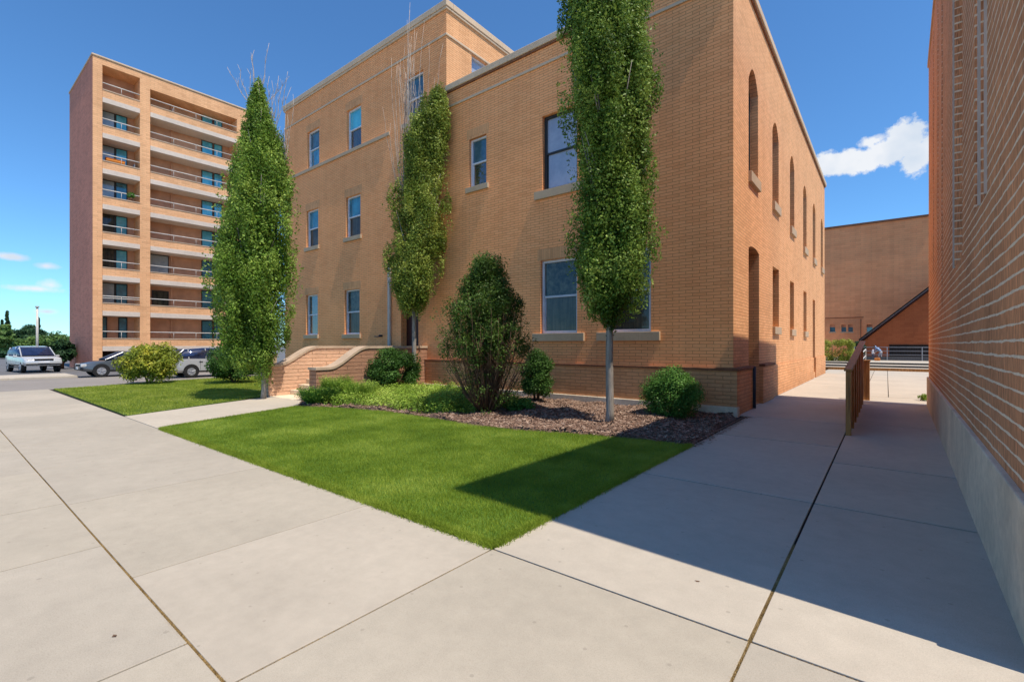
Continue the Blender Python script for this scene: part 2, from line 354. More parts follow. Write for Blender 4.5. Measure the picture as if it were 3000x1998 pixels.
# ------------------------------------------------------------------ ground, paving
XS, YF, XM, XL = -3.06, 12.9, -.65, -2.72       # side wall, front wall, middle joint, left edge of the passage walk
g = MB(); g.box(-900, 900, -900, 900, -.5, -.05); tag(g.build('ground', M['field']), kind='structure')
g = MB(); g.box(-34.6, -3.0, -60, 3.13, -.03, -.026); g.box(-34.6, 60, -60, -5, -.04, -.034); g.box(-3.0, 30, -5, 41, -.03, -.026); g.box(-34.6, -3, 3.13, 60, -.036, -.03)
tag(g.build('subsoil', M['soil']), kind='structure')
def slabs(cells, name, mat, gap=.007, top=0.0, th=.03, gy=None):
    gy = gy or gap
    b = MB(); rs_ = random.Random(5)
    for x0, x1, y0, y1 in cells:
        q = [(x0 + gap, y0 + gy), (x1 - gap, y0 + gy), (x1 - gap, y1 - gy), (x0 + gap, y1 - gy)]
        dz = random.uniform(-.0015, .0015); b.mi = rs_.choice((0, 1, 2))
        b.prism(q, top - th + .006, top + dz)
    return tag(b.build(name, mat, bevel=.004), kind='structure')
cells = []
XA = [-26.4, -24, -21.6, -19.2, -16.8, -14.4, -12.0, -9.55, -7.2, -4.56, XL, XM, 2.0, 5, 8, 12]
cells += [(a, b, 1.0, 3.13) for a, b in zip(XA, XA[1:])]
XB = [-26.4, -24, -21.5, -18.8, -16.2, -13.8, -11.6, -9.4, -7.3, -5.5, -3.3, XM, 2.0, 5, 8, 12]
for y0, y1 in ((-1.4, 1.0), (-4.0, -1.4), (-7, -4.0)): cells += [(a, b, y0, y1) for a, b in zip(XB, XB[1:])]
slabs(cells, 'sidewalk', [M['concrete'], M['concrete_b'], M['concrete_c']])
cells = [(XL, XM, a, b) for a, b in zip([3.115, 6.3, 10.0], [6.3, 10.0, 12.95])]
ys = [12.95, 17.9, 24.5, 31, 41]
cells += [(XS - .25, XM, a, b) for a, b in zip(ys, ys[1:])]
ys = [3.115, 6.3, 8.68, 13.3, 18.3, 20.6]
cells += [(XM, 3.0, a, b) for a, b in zip(ys, ys[1:])]
cells += [(XM, .05, 20.6, 41), (.05, 12, 20.6, 41), (3.0, 12, 3.13, 20.6)]
slabs(cells, 'path', [M['concrete_walk'], M['walk_b'], M['walk_c']], gap=.011, gy=.024)
b = MB(); b.box(-26.4, 40, -70, -7.02, -.03, .0); tag(b.build('bounce_slab', mat_concrete('pale_bounce_slab', (.74, .62, .48))), kind='structure')  # unseen pale slab behind the camera, added to bounce light onto the front wall
b = MB(); b.prism([(-14.95, 3.14), (-12.25, 3.14), (-13.4, 6.75), (-14.7, 7.6), (-16.7, 7.45)], -.024, .0); tag(b.build('entrance_path', M['concrete_walk'], bevel=.004), kind='structure')
b = MB(); b.prism([(-26.42, -60), (-26.42, 3.2), (-26.7, 4.6), (-27.6, 7.0), (-28.4, 10.2), (-28.4, 60), (-35, 60), (-35, -60)][::-1], -.03, -.012)
tag(b.build('driveway', M['asphalt']), kind='structure')
b = MB(); b.box(-900, -35.2, -500, 500, -.05, -.016); tag(b.build('road', M['asphalt_dark']), kind='structure')
b = MB(); b.box(-35.1, -34.85, -60, 5.3, -.03, .10); b.box(-38.6, -35.1, -60, 5.3, -.03, .085); tag(b.build('kerb', M['concrete_walk'], bevel=.02), kind='structure')
b = MB(); b.box(-60, -44.6, 0.3, 3.0, -.03, .07); tag(b.build('verge', M['dry']), kind='structure')

# dry grass growing in the joints
def tufts(line, n, wmax, hmax, name='dry_grass', mat=None, fall=None):
    (x0, y0), (x1, y1) = line; t = rng.random(n) ** (fall or 1.0)
    dx, dy = x1 - x0, y1 - y0; L = math.hypot(dx, dy)
    clump = (.7 + .2 * np.sin(t * L * 5.1) * np.sin(t * L * 1.7)) * (1 - .7 * t if fall else 1)
    off = rng.normal(0, 1, n) * wmax * clump
    bx = x0 + dx * t - dy / L * off; by = y0 + dy * t + dx / L * off
    a = rng.random(n) * 2 * np.pi; h = hmax * (.3 + .7 * rng.random(n)) * clump; wd = .0025 + .003 * rng.random(n)
    le = rng.normal(0, .9, (n, 2)) * h[:, None]
    V = np.zeros((n, 3, 3)); V[:, 0] = np.c_[bx - np.cos(a) * wd, by - np.sin(a) * wd, np.full(n, -.012)]; V[:, 1] = np.c_[bx + np.cos(a) * wd, by + np.sin(a) * wd, np.full(n, -.012)]
    V[:, 2] = np.c_[bx + le[:, 0], by + le[:, 1], h - .008]
    return V
V = np.concatenate([tufts([(-2.2, 1.0), (-7.5, 1.0)], 34000, .010, .016, fall=1.5), tufts([(XM, 1.0), (XM, 4.9)], 12000, .009, .014), tufts([(XM, -.5), (XM, 1.0)], 4000, .010, .016),
    tufts([(-7.5, 1.0), (-20, 1.0)], 5000, .010, .012), tufts([(XM, 3.13), (1.2, 3.13)], 1800, .005, .008), tufts([(XL, 3.13), (XM, 3.13)], 900, .004, .006), tufts([(XL, 1.0), (XL, 3.13)], 2500, .004, .006)])
tag(mesh_np('dry_grass', V, 3, M['dry']), label='dry straw-coloured grass growing in the paving joints', cat='grass', kind='stuff')

# lawns
LAWN1 = [(-2.74, 3.16), (-2.74, 8.5), (-3.5, 8.45), (-4.8, 8.2), (-6.1, 7.75), (-7.1, 7.65), (-8.4, 7.7), (-10.5, 7.75), (-12.1, 7.4), (-13.38, 6.8), (-12.3, 3.3), (-12.1, 3.16)]
LAWN2 = [(-14.98, 3.2), (-16.9, 7.35), (-18.5, 8.4), (-19.5, 12.6), (-28.2, 12.6), (-28.2, 10.2), (-27.5, 7.0), (-26.6, 4.6), (-26.2, 3.25)]
BED = [(-2.76, 8.5), (-3.0, 12.8), (-14.7, 12.8), (-14.7, 7.7), (-13.38, 6.8), (-12.1, 7.4), (-10.5, 7.75), (-8.4, 7.7), (-7.1, 7.65), (-6.1, 7.75), (-4.8, 8.2), (-3.5, 8.45)]
def inside(px, py, poly):
    r = np.zeros(len(px), bool); n = len(poly)
    for i in range(n):
        x0, y0 = poly[i]; x1, y1 = poly[(i + 1) % n]
        c = ((y0 > py) != (y1 > py)) & (px < (x1 - x0) * (py - y0) / (y1 - y0 + 1e-12) + x0); r ^= c
    return r
def ccw(p):
    a = sum(p[i][0] * p[(i + 1) % len(p)][1] - p[(i + 1) % len(p)][0] * p[i][1] for i in range(len(p))); return p if a > 0 else p[::-1]
def sample(poly, n):
    P = np.array(poly); lo, hi = P.min(0), P.max(0); q = rng.random((int(n * 2.2), 2)) * (hi - lo) + lo
    return q[inside(q[:, 0], q[:, 1], poly)][:n]
tag(MB().prism(ccw(LAWN1), -.04, .008).build('lawn', M['lawn']), kind='structure')
tag(MB().prism(ccw(LAWN2), -.04, .008).build('lawn', M['lawn_pale']), kind='structure')
def blades(q, h, wd, lean=.45, z=0.0):
    n = len(q); a = rng.random(n) * 2 * np.pi; b = rng.random(n) * 2 * np.pi; hh = h * (.55 + .6 * rng.random(n)); ww = wd * (.6 + .8 * rng.random(n))
    l = lean * hh * rng.random(n)
    V = np.zeros((n, 3, 3)); V[:, 0] = np.c_[q[:, 0] - np.cos(a) * ww, q[:, 1] - np.sin(a) * ww, np.full(n, z)]; V[:, 1] = np.c_[q[:, 0] + np.cos(a) * ww, q[:, 1] + np.sin(a) * ww, np.full(n, z)]
    V[:, 2] = np.c_[q[:, 0] + np.cos(b) * l, q[:, 1] + np.sin(b) * l, z + hh]
    return V
q = sample(LAWN1, 420000)
d = np.hypot(q[:, 0], q[:, 1]); keep = rng.random(len(q)) < np.clip(6.0 / d, .35, 1); q = q[keep]; d = d[keep]
Vn = blades(q, .05, .0032, .8)
tag(mesh_np('lawn_grass', Vn, 3, M['grass']), label='dense mown green grass of the large lawn beside the passage', cat='grass', kind='stuff')
q = sample(LAWN2, 110000)
tag(mesh_np('lawn_grass', blades(q, .055, .008, .9), 3, M['grass_pale']), label='sunny yellow-green grass of the far lawn by the stairs', cat='grass', kind='stuff')
# shaggy rim of the lawn over the paving
def rim(pts, n, h, wd):
    out = []
    for (x0, y0), (x1, y1) in zip(pts, pts[1:]):
        L = math.hypot(x1 - x0, y1 - y0); k = int(n * L); t = rng.random(k)
        out.append(np.c_[x0 + (x1 - x0) * t + rng.normal(0, .03, k), y0 + (y1 - y0) * t + rng.normal(0, .03, k)])
    return blades(np.concatenate(out), h, wd, 1.3)
V = np.concatenate([rim([(-12.1, 3.16), (-2.74, 3.16), (-2.74, 8.5)], 3600, .055, .003), rim([(-12.2, 3.2), (-13.4, 6.8)], 900, .05, .004)])
tag(mesh_np('lawn_edge_grass', V, 3, M['grass']), label='shaggy grass fringe where the large lawn meets the paving', cat='grass', kind='stuff')

# planting bed: heaped mulch with loose chips
N = 60
def bedz(x, y): return .03 + .05 * (np.sin(x * 2.1) * np.sin(y * 1.7 + .6) * .5 + .5) + .03 * np.sin(x * 5.1 + y * 3.3)
bm_ = MB(); P = np.array(BED); lo, hi = P.min(0), P.max(0); gx = np.linspace(lo[0], hi[0], 110); gy = np.linspace(lo[1], hi[1], 56)
X, Y = np.meshgrid(gx, gy, indexing='ij'); ins = inside(X.ravel(), Y.ravel(), BED).reshape(X.shape)
bm_.v = [(float(X[i, j]), float(Y[i, j]), float(bedz(X[i, j], Y[i, j]) if ins[i, j] else -.02)) for i in range(110) for j in range(56)]
for i in range(109):
    for j in range(55):
        if ins[i, j] or ins[i + 1, j] or ins[i, j + 1] or ins[i + 1, j + 1]:
            bm_.f.append((i * 56 + j, (i + 1) * 56 + j, (i + 1) * 56 + j + 1, i * 56 + j + 1)); bm_.m.append(0)
tag(bm_.build('flower_bed', M['mulch'], smooth=True, fix=False), kind='structure')
q = sample(BED, 26000); n = len(q); a = rng.random(n) * np.pi; l = .02 + .03 * rng.random(n); wd = .005 + .008 * rng.random(n); tl = rng.normal(0, .35, n); z = bedz(q[:, 0], q[:, 1]) + .006
ca, sa = np.cos(a), np.sin(a); V = np.zeros((n, 4, 3))
for k, (s1, s2) in enumerate(((-1, -1), (1, -1), (1, 1), (-1, 1))):
    V[:, k] = np.c_[q[:, 0] + s1 * ca * l - s2 * sa * wd, q[:, 1] + s1 * sa * l + s2 * ca * wd, z + s1 * tl * l + s2 * wd * .6]
tag(mesh_np('mulch', V, 4, M['chip']), label='brown bark mulch chips spread over the planting bed', cat='mulch', kind='stuff')

n = 900; t_ = rng.random(n); ex = np.where(rng.random(n) < .5, -2.72 + np.abs(rng.normal(0, .07, n)), -2.76); q = np.c_[ex, 8.4 + 4.4 * t_]
a = rng.random(n) * np.pi; l = .012 + .02 * rng.random(n); wd = .004 + .006 * rng.random(n); ca, sa = np.cos(a), np.sin(a); V = np.zeros((n, 4, 3))
for k, (s1, s2) in enumerate(((-1, -1), (1, -1), (1, 1), (-1, 1))): V[:, k] = np.c_[q[:, 0] + s1 * ca * l - s2 * sa * wd, q[:, 1] + s1 * sa * l + s2 * ca * wd, .006 + .004 * rng.random(n)]
tag(mesh_np('spilled_mulch', V, 4, M['chip']), label='loose mulch chips spilled onto the path edge', cat='mulch', kind='stuff')

# ------------------------------------------------------------------ walls with openings
def wall(mb, u0, u1, z0, z1, ops, f, depth, arch=None):
    """f(u, d, z) -> point, d = distance behind the face. ops: (ua, ub, za, zb, rise)"""
    us = sorted({u0, u1, *[o[0] for o in ops], *[o[1] for o in ops]}); zs = sorted({z0, z1, *[o[2] for o in ops], *[o[3] for o in ops]})
    for a, b in zip(us, us[1:]):
        for c, d in zip(zs, zs[1:]):
            um, zm = (a + b) / 2, (c + d) / 2
            if any(o[0] < um < o[1] and o[2] < zm < o[3] for o in ops): continue
            mb.face([f(a, 0, c), f(b, 0, c), f(b, 0, d), f(a, 0, d)])
    for o in ops:
        ua, ub, za, zb, rise = o[:5]; dp = o[5] if len(o) > 5 else depth
        zt = zb - rise; K = 10 if rise else 1
        arc = [(ua + (ub - ua) * k / K, zt + rise * (1 - (2 * k / K - 1) ** 2)) for k in range(K + 1)]
        mb.face([f(ua, 0, za), f(ua, dp, za), f(ub, dp, za), f(ub, 0, za)])
        mb.face([f(ua, 0, za), f(ua, 0, zt), f(ua, dp, zt), f(ua, dp, za)])
        mb.face([f(ub, 0, za), f(ub, dp, za), f(ub, dp, zt), f(ub, 0, zt)])
        for (a, c), (b, d) in zip(arc, arc[1:]):
            mb.face([f(a, 0, c), f(b, 0, d), f(b, dp, d), f(a, dp, c)])
            if rise: mb.face([f(a, 0, c), f(b, 0, d), f(b, 0, zb), f(a, 0, zb)])
def fy(Y): return lambda u, d, z: (u, Y + d, z)            # front walls (face -Y)
def fx(X): return lambda u, d, z: (X - d, u, z)            # side walls (face +X)

def boxf(mb, f, u0, u1, d0, d1, z0, z1):
    p = [f(u, d, z) for z in (z0, z1) for u, d in ((u0, d0), (u1, d0), (u1, d1), (u0, d1))]; n = len(mb.v); mb.v += p
    for q in ((0, 3, 2, 1), (4, 5, 6, 7), (0, 1, 5, 4), (1, 2, 6, 5), (2, 3, 7, 6), (3, 0, 4, 7)): mb.f.append(tuple(n + i for i in q)); mb.m.append(mb.mi)

def window(parent, f, u0, u1, z0, z1, rise=0, set_=.11, top='glass_sky', low='glass_low', sill=(.13, .2), fr='white_frame', fwid=.07, rail=True, mid=.5, vbar=False):
    """double-hung window: frame mesh > upper and lower glass, sill"""
    mb = MB(); s = set_
    boxf(mb, f, u0, u0 + fwid, s, s + .08, z0, z1); boxf(mb, f, u1 - fwid, u1, s, s + .08, z0, z1)
    boxf(mb, f, u0 + fwid, u1 - fwid, s, s + .08, z0, z0 + fwid); zm = z0 + (z1 - z0) * mid
    if rise:
        K = 8; zt = z1 - rise; pts = [(u0 + (u1 - u0) * k / K, zt + rise * (1 - (2 * k / K - 1) ** 2)) for k in range(K + 1)]
        for (a, c), (b, d) in zip(pts, pts[1:]):
            for dd in (s - .001, s + .075): mb.face([f(a, dd, c - fwid), f(b, dd, d - fwid), f(b, dd, d), f(a, dd, c)])
            mb.face([f(a, s, c - fwid), f(b, s, d - fwid), f(b, s + .075, d - fwid), f(a, s + .075, c - fwid)])
    else: boxf(mb, f, u0 + fwid, u1 - fwid, s, s + .08, z1 - fwid, z1)
    if rail: boxf(mb, f, u0 + fwid, u1 - fwid, s + .015, s + .085, zm - .03, zm + .035)
    # thin inner sash of the lower light, set back
    if rail:
        for a, b_ in ((u0 + fwid, u0 + fwid + .035), (u1 - fwid - .035, u1 - fwid)): boxf(mb, f, a, b_, s + .045, s + .088, z0 + fwid, zm - .03)
    if vbar: boxf(mb, f, (u0 + u1) / 2 - .03, (u0 + u1) / 2 + .03, s + .01, s + .083, z0 + fwid, z1 - fwid - rise)
    o = mb.build('window', M[fr], parent, bevel=.006)
    e = .02
    g1 = MB(); g1.face([f(u0 + e, s + .062, zm), f(u1 - e, s + .062, zm), f(u1 - e, s + .062, z1 - e), f(u0 + e, s + .062, z1 - e)]); g1.build('pane', M[top], o)
    g2 = MB(); g2.face([f(u0 + e, s + .072, z0 + e), f(u1 - e, s + .072, z0 + e), f(u1 - e, s + .072, zm), f(u0 + e, s + .072, zm)]); g2.build('pane', M[low], o)
    if sill:
        ov, h = sill; sb = MB(); boxf(sb, f, u0 - ov, u1 + ov, -.09, s + .03, z0 - h, z0 - .003); sb.build('sill', M['stone'], o, bevel=.008)
    return o

# ================================================================== main brick building
bld = empty('brick_building', (-15, YF, 0), 0, 'orange brick building in two heights, with arched side windows, behind the columnar trees', 'building')
def part(mb, name, mat, parent=bld, **k):
    ox, oy, oz = parent.matrix_world.translation if False else parent.location
    mb.v = [(x - ox, y - oy, z - oz) for x, y, z in mb.v]; return mb.build(name, mat, parent, **k)
_build = MB.build
def local_build(s, name, mat, parent=None, **k):      # meshes are written in world coordinates; bring them into the thing's frame
    if parent is not None and not getattr(s, 'raw', False):
        root = parent; off = Vector(root.location)
        while root.parent: root = root.parent; off += Vector(root.location)
        s.v = [(x - off.x, y - off.y, z - off.z) for x, y, z in s.v]
    return _build(s, name, mat, parent, **k)
MB.build = local_build
ZR, ZLft, XJ, XLE, YE = 11.75, 15.15, -13.62, -26.9, 35.5
ff, fs = fy(YF), fx(XS)
small = [(-12.37, -11.5, 7.72, 9.55, 0)]
big = [(-9.0, -7.65, 6.92, 9.42, 0), (-7.0, -5.65, 6.92, 9.42, 0)]
low = [(-9.07, -7.66, 2.17, 4.6, 0), (-6.65, -5.24, 2.17, 4.6, 0)]
doorf = [(-16.45, -15.3, 1.05, 4.15, 0, .35)]
A3 = [(-24.4, -23.2, 11.25, 13.2, 0), (-20.62, -19.42, 11.25, 13.2, 0), (-16.2, -15.0, 11.25, 13.2, 0)]
A2 = [(-24.5, -23.3, 7.0, 8.98, 0), (-20.7, -19.48, 7.0, 8.98, 0)]
A1 = [(-24.55, -23.35, 2.32, 4.46, 0), (-20.82, -19.55, 2.3, 4.46, 0)]
mb = MB()
wall(mb, XJ, XS, 1.2, ZR, small + big + low, ff, .14)
wall(mb, XLE, XJ, 0, ZLft, doorf + A3 + A2 + A1, ff, .14)
mb.face([(XJ, YF, 0), (XS, YF, 0), (XS, YF, 1.2), (XJ, YF, 1.2)]); mb.build('front_wall', M['brick'], bld); mb = MB()
side_up = [(14.6, 15.85, 6.72, 9.85, .5), (18.15, 19.35, 6.72, 9.6, .45), (21.9, 23.05, 6.6, 9.6, .45), (25.75, 26.95, 6.4, 9.4, .4), (29.4, 30.6, 6.4, 9.4, .4), (33.3, 34.5, 6.4, 9.4, .4)]
side_lo = [(18.2, 19.4, 2.42, 4.5, 0), (21.9, 22.95, 2.42, 4.4, 0), (25.85, 26.95, 2.42, 4.35, 0)]
side_door = [(14.6, 16.0, .02, 4.66, .1, .45), (29.4, 30.45, .3, 4.2, 0, .4)]
wall(mb, YF, YE, 0, ZR, side_up + side_lo + side_door, fs, .32)
# rest of the shell: left wing's exposed flank above the lower roof, back, left and the flat roofs
YB = YF + 14
wallw = [(14.35, 15.35, 12.75, 14.0, 0)]
wall(mb, YF, YB, ZR - .2, ZLft, wallw, fx(XJ), .14)
mb.face([(XLE, YF, 0), (XLE, YF, ZLft), (XLE, YE, ZLft), (XLE, YE, 0)])
mb.face([(XLE, YE, 0), (XLE, YE, ZR), (XS, YE, ZR), (XS, YE, 0)])
mb.build('side_wall', M['brick_side'], bld)
mb = MB(); mb.face([(XJ, YF + .2, ZR - .35), (XS - .2, YF + .2, ZR - .35), (XS - .2, YE - .2, ZR - .35), (XJ, YE - .2, ZR - .35)]); mb.face([(XLE, YF, ZLft - .3), (XJ, YF, ZLft - .3), (XJ, YB, ZLft - .3), (XLE, YB, ZLft - .3)])
mb.face([(XJ, YB, ZR), (XJ, YB, ZLft - .3), (XLE, YB, ZLft - .3), (XLE, YB, ZR)])
mb.build('roof', M['asphalt'], bld)
# stone copings and string courses
mb = MB(); mb.box(XJ + .003, XS + .10, YF - .10, YF + .3, ZR, ZR + .23); mb.box(XS - .3, XS + .10, YF + .3, YE + .1, ZR, ZR + .23); mb.build('coping', M['coping'], bld, bevel=.02)
mb = MB(); mb.box(XLE - .1, XJ + .10, YF - .10, YF + .3, ZLft, ZLft + .25); mb.box(XJ - .3, XJ + .10, YF + .3, YB, ZLft, ZLft + .25)
mb.box(XLE - .07, XJ + .07, YF - .07, YF + .2, ZLft - .1, ZLft - .002); mb.box(XJ - .2, XJ + .07, YF + .2, YB, ZLft - .1, ZLft - .002); mb.build('coping', M['coping'], bld, bevel=.02)
mb = MB(); mb.box(XJ + .003, XS + .05, YF - .06, YF + .1, ZR - .07, ZR - .002); mb.box(XS - .1, XS + .05, YF + .1, YE, ZR - .07, ZR - .002); mb.build('coping_shadow', M['brick_dark'], bld)  # shadow line under the coping, painted as a dark strip
mb = MB(); mb.box(XJ + .003, XS + .002, YF - .05, YF + .02, 11.08, 11.17); mb.build('string_course', M['coping'], bld, bevel=.01)
mb = MB(); mb.box(XLE, XJ + .05, YF - .05, YF + .02, 14.02, 14.11); mb.box(XJ - .02, XJ + .05, YF + .02, YB, 14.02, 14.11); mb.build('string_course', M['coping'], bld, bevel=.01)
mb = MB(); mb.box(XLE, -17.2, YF - .07, YF + .02, 11.06, 11.22); mb.build('string_course', M['stone'], bld, bevel=.01)
# plinth
mb = MB(); mb.box(-15.1, XS + .12, YF - .12, YF - .002, .22, 1.13); mb.box(XS + .002, XS + .12, YF, 14.6, .0, 1.13)
mb.box(XS + .002, XS + .12, 16.0, 17.7, .0, 1.13); mb.box(XS + .002, XS + .05, 17.7, 29.4, .0, 1.1); mb.box(XS + .002, XS + .05, 30.45, YE, .0, 1.1); mb.build('plinth', M['brick_plinth'], bld, bevel=.01)
mb = MB(); mb.box(-15.1, XS + .16, YF - .16, YF - .002, 1.13, 1.2); mb.box(XS + .002, XS + .16, YF, 14.6, 1.13, 1.2); mb.box(XS + .002, XS + .16, 16.0, 17.74, 1.13, 1.2); mb.build('plinth_cap', M['brick_dark'], bld, bevel=.01)
mb = MB(); mb.box(-15.1, XS + .15, YF - .2, YF - .002, -.05, .22); mb.build('base_course', M['concrete_base'], bld, bevel=.015)
# flat brick arches over the openings (soldier courses)
M['soldier'] = mat_brick('soldier_brick', (.82, .41, .19), (.70, .33, .15), (.5, .25, .12), bw=.088, rh=.42, ms=.006)
def soldier(f, u0, u1, z):
    mb = MB(); boxf(mb, f, u0 - .12, u1 + .12, -.004, .003, z, z + .38); mb.build('lintel', M['soldier'], bld)
for o in small + low + A3[:2] + A2 + A1: soldier(ff, o[0], o[1], o[3] + .002)
for o in small: window(bld, ff, *o[:4])
for o in big: window(bld, ff, *o[:4], rise=o[4], top='glass_pale', low='glass_pale', fr='dark_frame', fwid=.09, sill=(.28, .27), set_=.13)
for o in low: window(bld, ff, *o[:4], top='glass_mottle', low='glass_low', fwid=.085, sill=(.28, .26))
for i, o in enumerate(A3): window(bld, ff, *o[:4], sill=None if i < 2 else (.12, .18), top='glass_blue' if i == 1 else 'glass_sky', low='glass_teal' if i == 0 else 'glass_low')
for o in A2: window(bld, ff, *o[:4], top='glass_teal')
for o in A1: window(bld, ff, *o[:4], top='glass_mottle')
for o in wallw: window(bld, fx(XJ), *o[:4], top='glass_pale', low='glass_pale', sill=None, rail=False)
for o in side_up: window(bld, fs, *o[:4], rise=o[4], set_=.22, low='glass_low', fr='dark_frame', sill=(.02, .3))
for o in side_lo: window(bld, fs, *o[:4], set_=.22, fr='dark_frame', sill=(.02, .26))
for (u0, u1, z0, z1, f, dp, nm) in ((-16.45, -15.3, 1.05, 4.15, ff, .3, 'front'), (14.6, 16.0, .02, 4.75, fs, .4, 'side'), (29.4, 30.45, .3, 4.2, fs, .36, 'side')):
    mb = MB(); boxf(mb, f, u0, u1, dp, dp + .06, z0, z1 - (.0 if nm == 'front' else .0)); 
    for k in range(2):
        um = u0 + (u1 - u0) * (k + .0) / 2; boxf(mb, f, um + .1, um + (u1 - u0) / 2 - .1, dp - .015, dp, z0 + .2, z0 + 1.0); boxf(mb, f, um + .1, um + (u1 - u0) / 2 - .1, dp - .015, dp, z0 + 1.15, z0 + 2.1)
    o = mb.build('door', M['door'], bld)
    hb = MB(); boxf(hb, f, u1 - .16, u1 - .12, dp - .06, dp - .02, z0 + .95, z0 + 1.15); hb.build('handle', M['metal_pale'], o)
mb = MB(); mb.box(-17.26, -17.1, YF - .12, YF - .002, .9, 5.2); mb.box(-17.3, -17.06, YF - .15, YF - .002, 5.2, 5.3); mb.build('downpipe', M['pipe'], bld, bevel=.03)
mb = MB(); mb.tube([(XS + .17, 14.5, .02), (XS + .17, 14.5, 1.18)], .04); mb.build('downpipe', M['pipe_dark'], bld, smooth=True)
mb = MB(); mb.tube([(-18.25, YF - .09, 2.16), (-17.8, YF - .09, 2.16)], .02); mb.tube([(-17.8, YF + .0, 2.2), (-17.8, YF - .16, 2.2)], .045); mb.build('wall_tap', M['pipe_dark'], bld, smooth=True)

# ================================================================== entrance stairs
st = empty('entrance_stairs', (-15.9, 9.5, 0), 0, 'pink stone entrance stairs with curved pale copings leading to the door', 'stairs')
def cheek(x0, x1, ya, yb0, yb1, za, zb, nm='cheek_wall', mt='brick_ribbed'):
    K = 12; prof = [(ya, za)] + [(yb0 + (yb1 - yb0) * k / K, za + (zb - za) * (3 * (k / K) ** 2 - 2 * (k / K) ** 3)) for k in range(K + 1)] + [(YF - .005, zb)]
    mb = MB()
    bot = -.05
    for (y0, z0), (y1, z1) in zip(prof, prof[1:]):
        for x in (x0, x1): mb.face([(x, y0, bot), (x, y1, bot), (x, y1, z1), (x, y0, z0)])
    mb.face([(x0, ya, bot), (x1, ya, bot), (x1, ya, za), (x0, ya, za)])
    o = mb.build(nm, M[mt], st)
    cp = MB(); e = .035; h = .085
    pp = [(ya - e, prof[0][1])] + prof[1:]
    for (y0, z0), (y1, z1) in zip(pp, pp[1:]):
        cp.face([(x0 - e, y0, z0 + h), (x1 + e, y0, z0 + h), (x1 + e, y1, z1 + h), (x0 - e, y1, z1 + h)])
        cp.face([(x0 - e, y0, z0), (x1 + e, y0, z0), (x1 + e, y1, z1), (x0 - e, y1, z1)])
        for x in (x0 - e, x1 + e): cp.face([(x, y0, z0), (x, y1, z1), (x, y1, z1 + h), (x, y0, z0 + h)])
    y0, z0 = pp[0]; cp.face([(x0 - e, y0, z0), (x1 + e, y0, z0), (x1 + e, y0, z0 + h), (x0 - e, y0, z0 + h)])
    cp.build('cheek_coping', M['coping_pale'], o, bevel=.02)
    return o
cheek(-17.25, -16.75, 7.45, 7.75, 9.3, 1.02, 1.66)
cheek(-15.2, -14.75, 8.1, 8.55, 10.1, .95, 1.66, mt='brick_ribbed_shaded')
mb = MB(); mb.box(-16.745, -15.205, 7.5, 8.2, -.03, .012)
for k in range(6): mb.box(-16.745, -15.205, 8.2 + k * .3, YF - .36 if k == 5 else 8.2 + (k + 1) * .3, -.03, .18 + k * .175)
mb.build('steps', M['concrete_base'], st, bevel=.012)
lw = empty('low_wall', (-18, 8.6, 0), 0, 'low stepped brick wall beside the stairs behind the left tree', 'wall')
mb = MB(); mb.box(-18.3, -17.3, 8.3, 8.7, -.03, .95); mb.box(-18.75, -18.3, 8.3, 8.7, -.03, .62); mb.build('wall', M['brick_plinth'], lw)
mb = MB(); mb.box(-18.33, -17.3, 8.26, 8.74, .95, 1.03); mb.box(-18.79, -18.33, 8.26, 8.74, .62, .70); mb.build('coping', M['coping_pale'], lw, bevel=.015)
pp_ = empty('stone_post', (*ground(803, 1150), 0), 0, 'short pale square post just behind the left stair wall', 'post')
x, y = ground(800, 1146)
mb = MB(); mb.box(x - .1, x + .1, y - .1, y + .1, -.03, 1.36); mb.box(x - .13, x + .13, y - .13, y + .13, 1.36, 1.44); mb.build('shaft', M['stone'], pp_, bevel=.01)

# ================================================================== near building on the right
rb = empty('brick_hall', (.68, 3.78, 0), 0, 'tall brick hall with pale mortar lines and grey concrete base, at the right edge', 'building')
RZ = R(-1.15); HH = 10.0
rb.rotation_euler = (0, 0, RZ)
def lf(u, d, z): return (d, u, z)             # local: u along the wall from its near corner, d behind the face
class RMB(MB): raw = True
LW = 14.8
mb = RMB(); bay = [(2.38, 2.81, 3.2, HH - .3, 0, .10), (2.88, 3.33, 3.25, HH - .3, 0, .06), (4.68, 5.88, 2.95, HH - .3, 0, .14), (8.6, 8.85, 2.55, HH - .3, 0, .1), (10.0, 10.22, 3.1, HH - .3, 0, .1), (11.9, 12.1, 3.6, HH - .3, 0, .1)]
wall(mb, 0, LW, .84, HH, bay, lf, .1)
mb.face([(0, 0, 0), (16, 0, 0), (16, 0, HH), (0, 0, HH)]); mb.face([(0, LW, 0), (16, LW, 0), (16, LW, HH), (0, LW, HH)]); mb.face([(16, 0, 0), (16, LW, 0), (16, LW, HH), (16, 0, HH)]); mb.face([(0, 0, HH), (16, 0, HH), (16, LW, HH), (0, LW, HH)])
mb.build('wall', M['near_wall'], rb)
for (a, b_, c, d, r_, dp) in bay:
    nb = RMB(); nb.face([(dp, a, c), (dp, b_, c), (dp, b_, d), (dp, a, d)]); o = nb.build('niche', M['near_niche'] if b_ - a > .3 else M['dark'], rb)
for (a, b_, c) in ((2.81, 2.88, 3.2), (2.34, 2.38, 3.2), (5.88, 5.91, 2.95)):
    nb = RMB(); nb.box(-.02, .03, a + .012, b_ - .012 if b_ - a > .05 else b_, c, HH - .3); nb.build('trim', M['metal_pale'], rb)
mb = RMB(); mb.box(-.045, .05, -.03, LW + .02, -.04, .84); mb.build('base', M['concrete_base'], rb, bevel=.012)
mb = RMB(); mb.box(-.03, 16.03, -.03, LW + .03, HH + .002, HH + .12); mb.build('coping', M['coping'], rb)

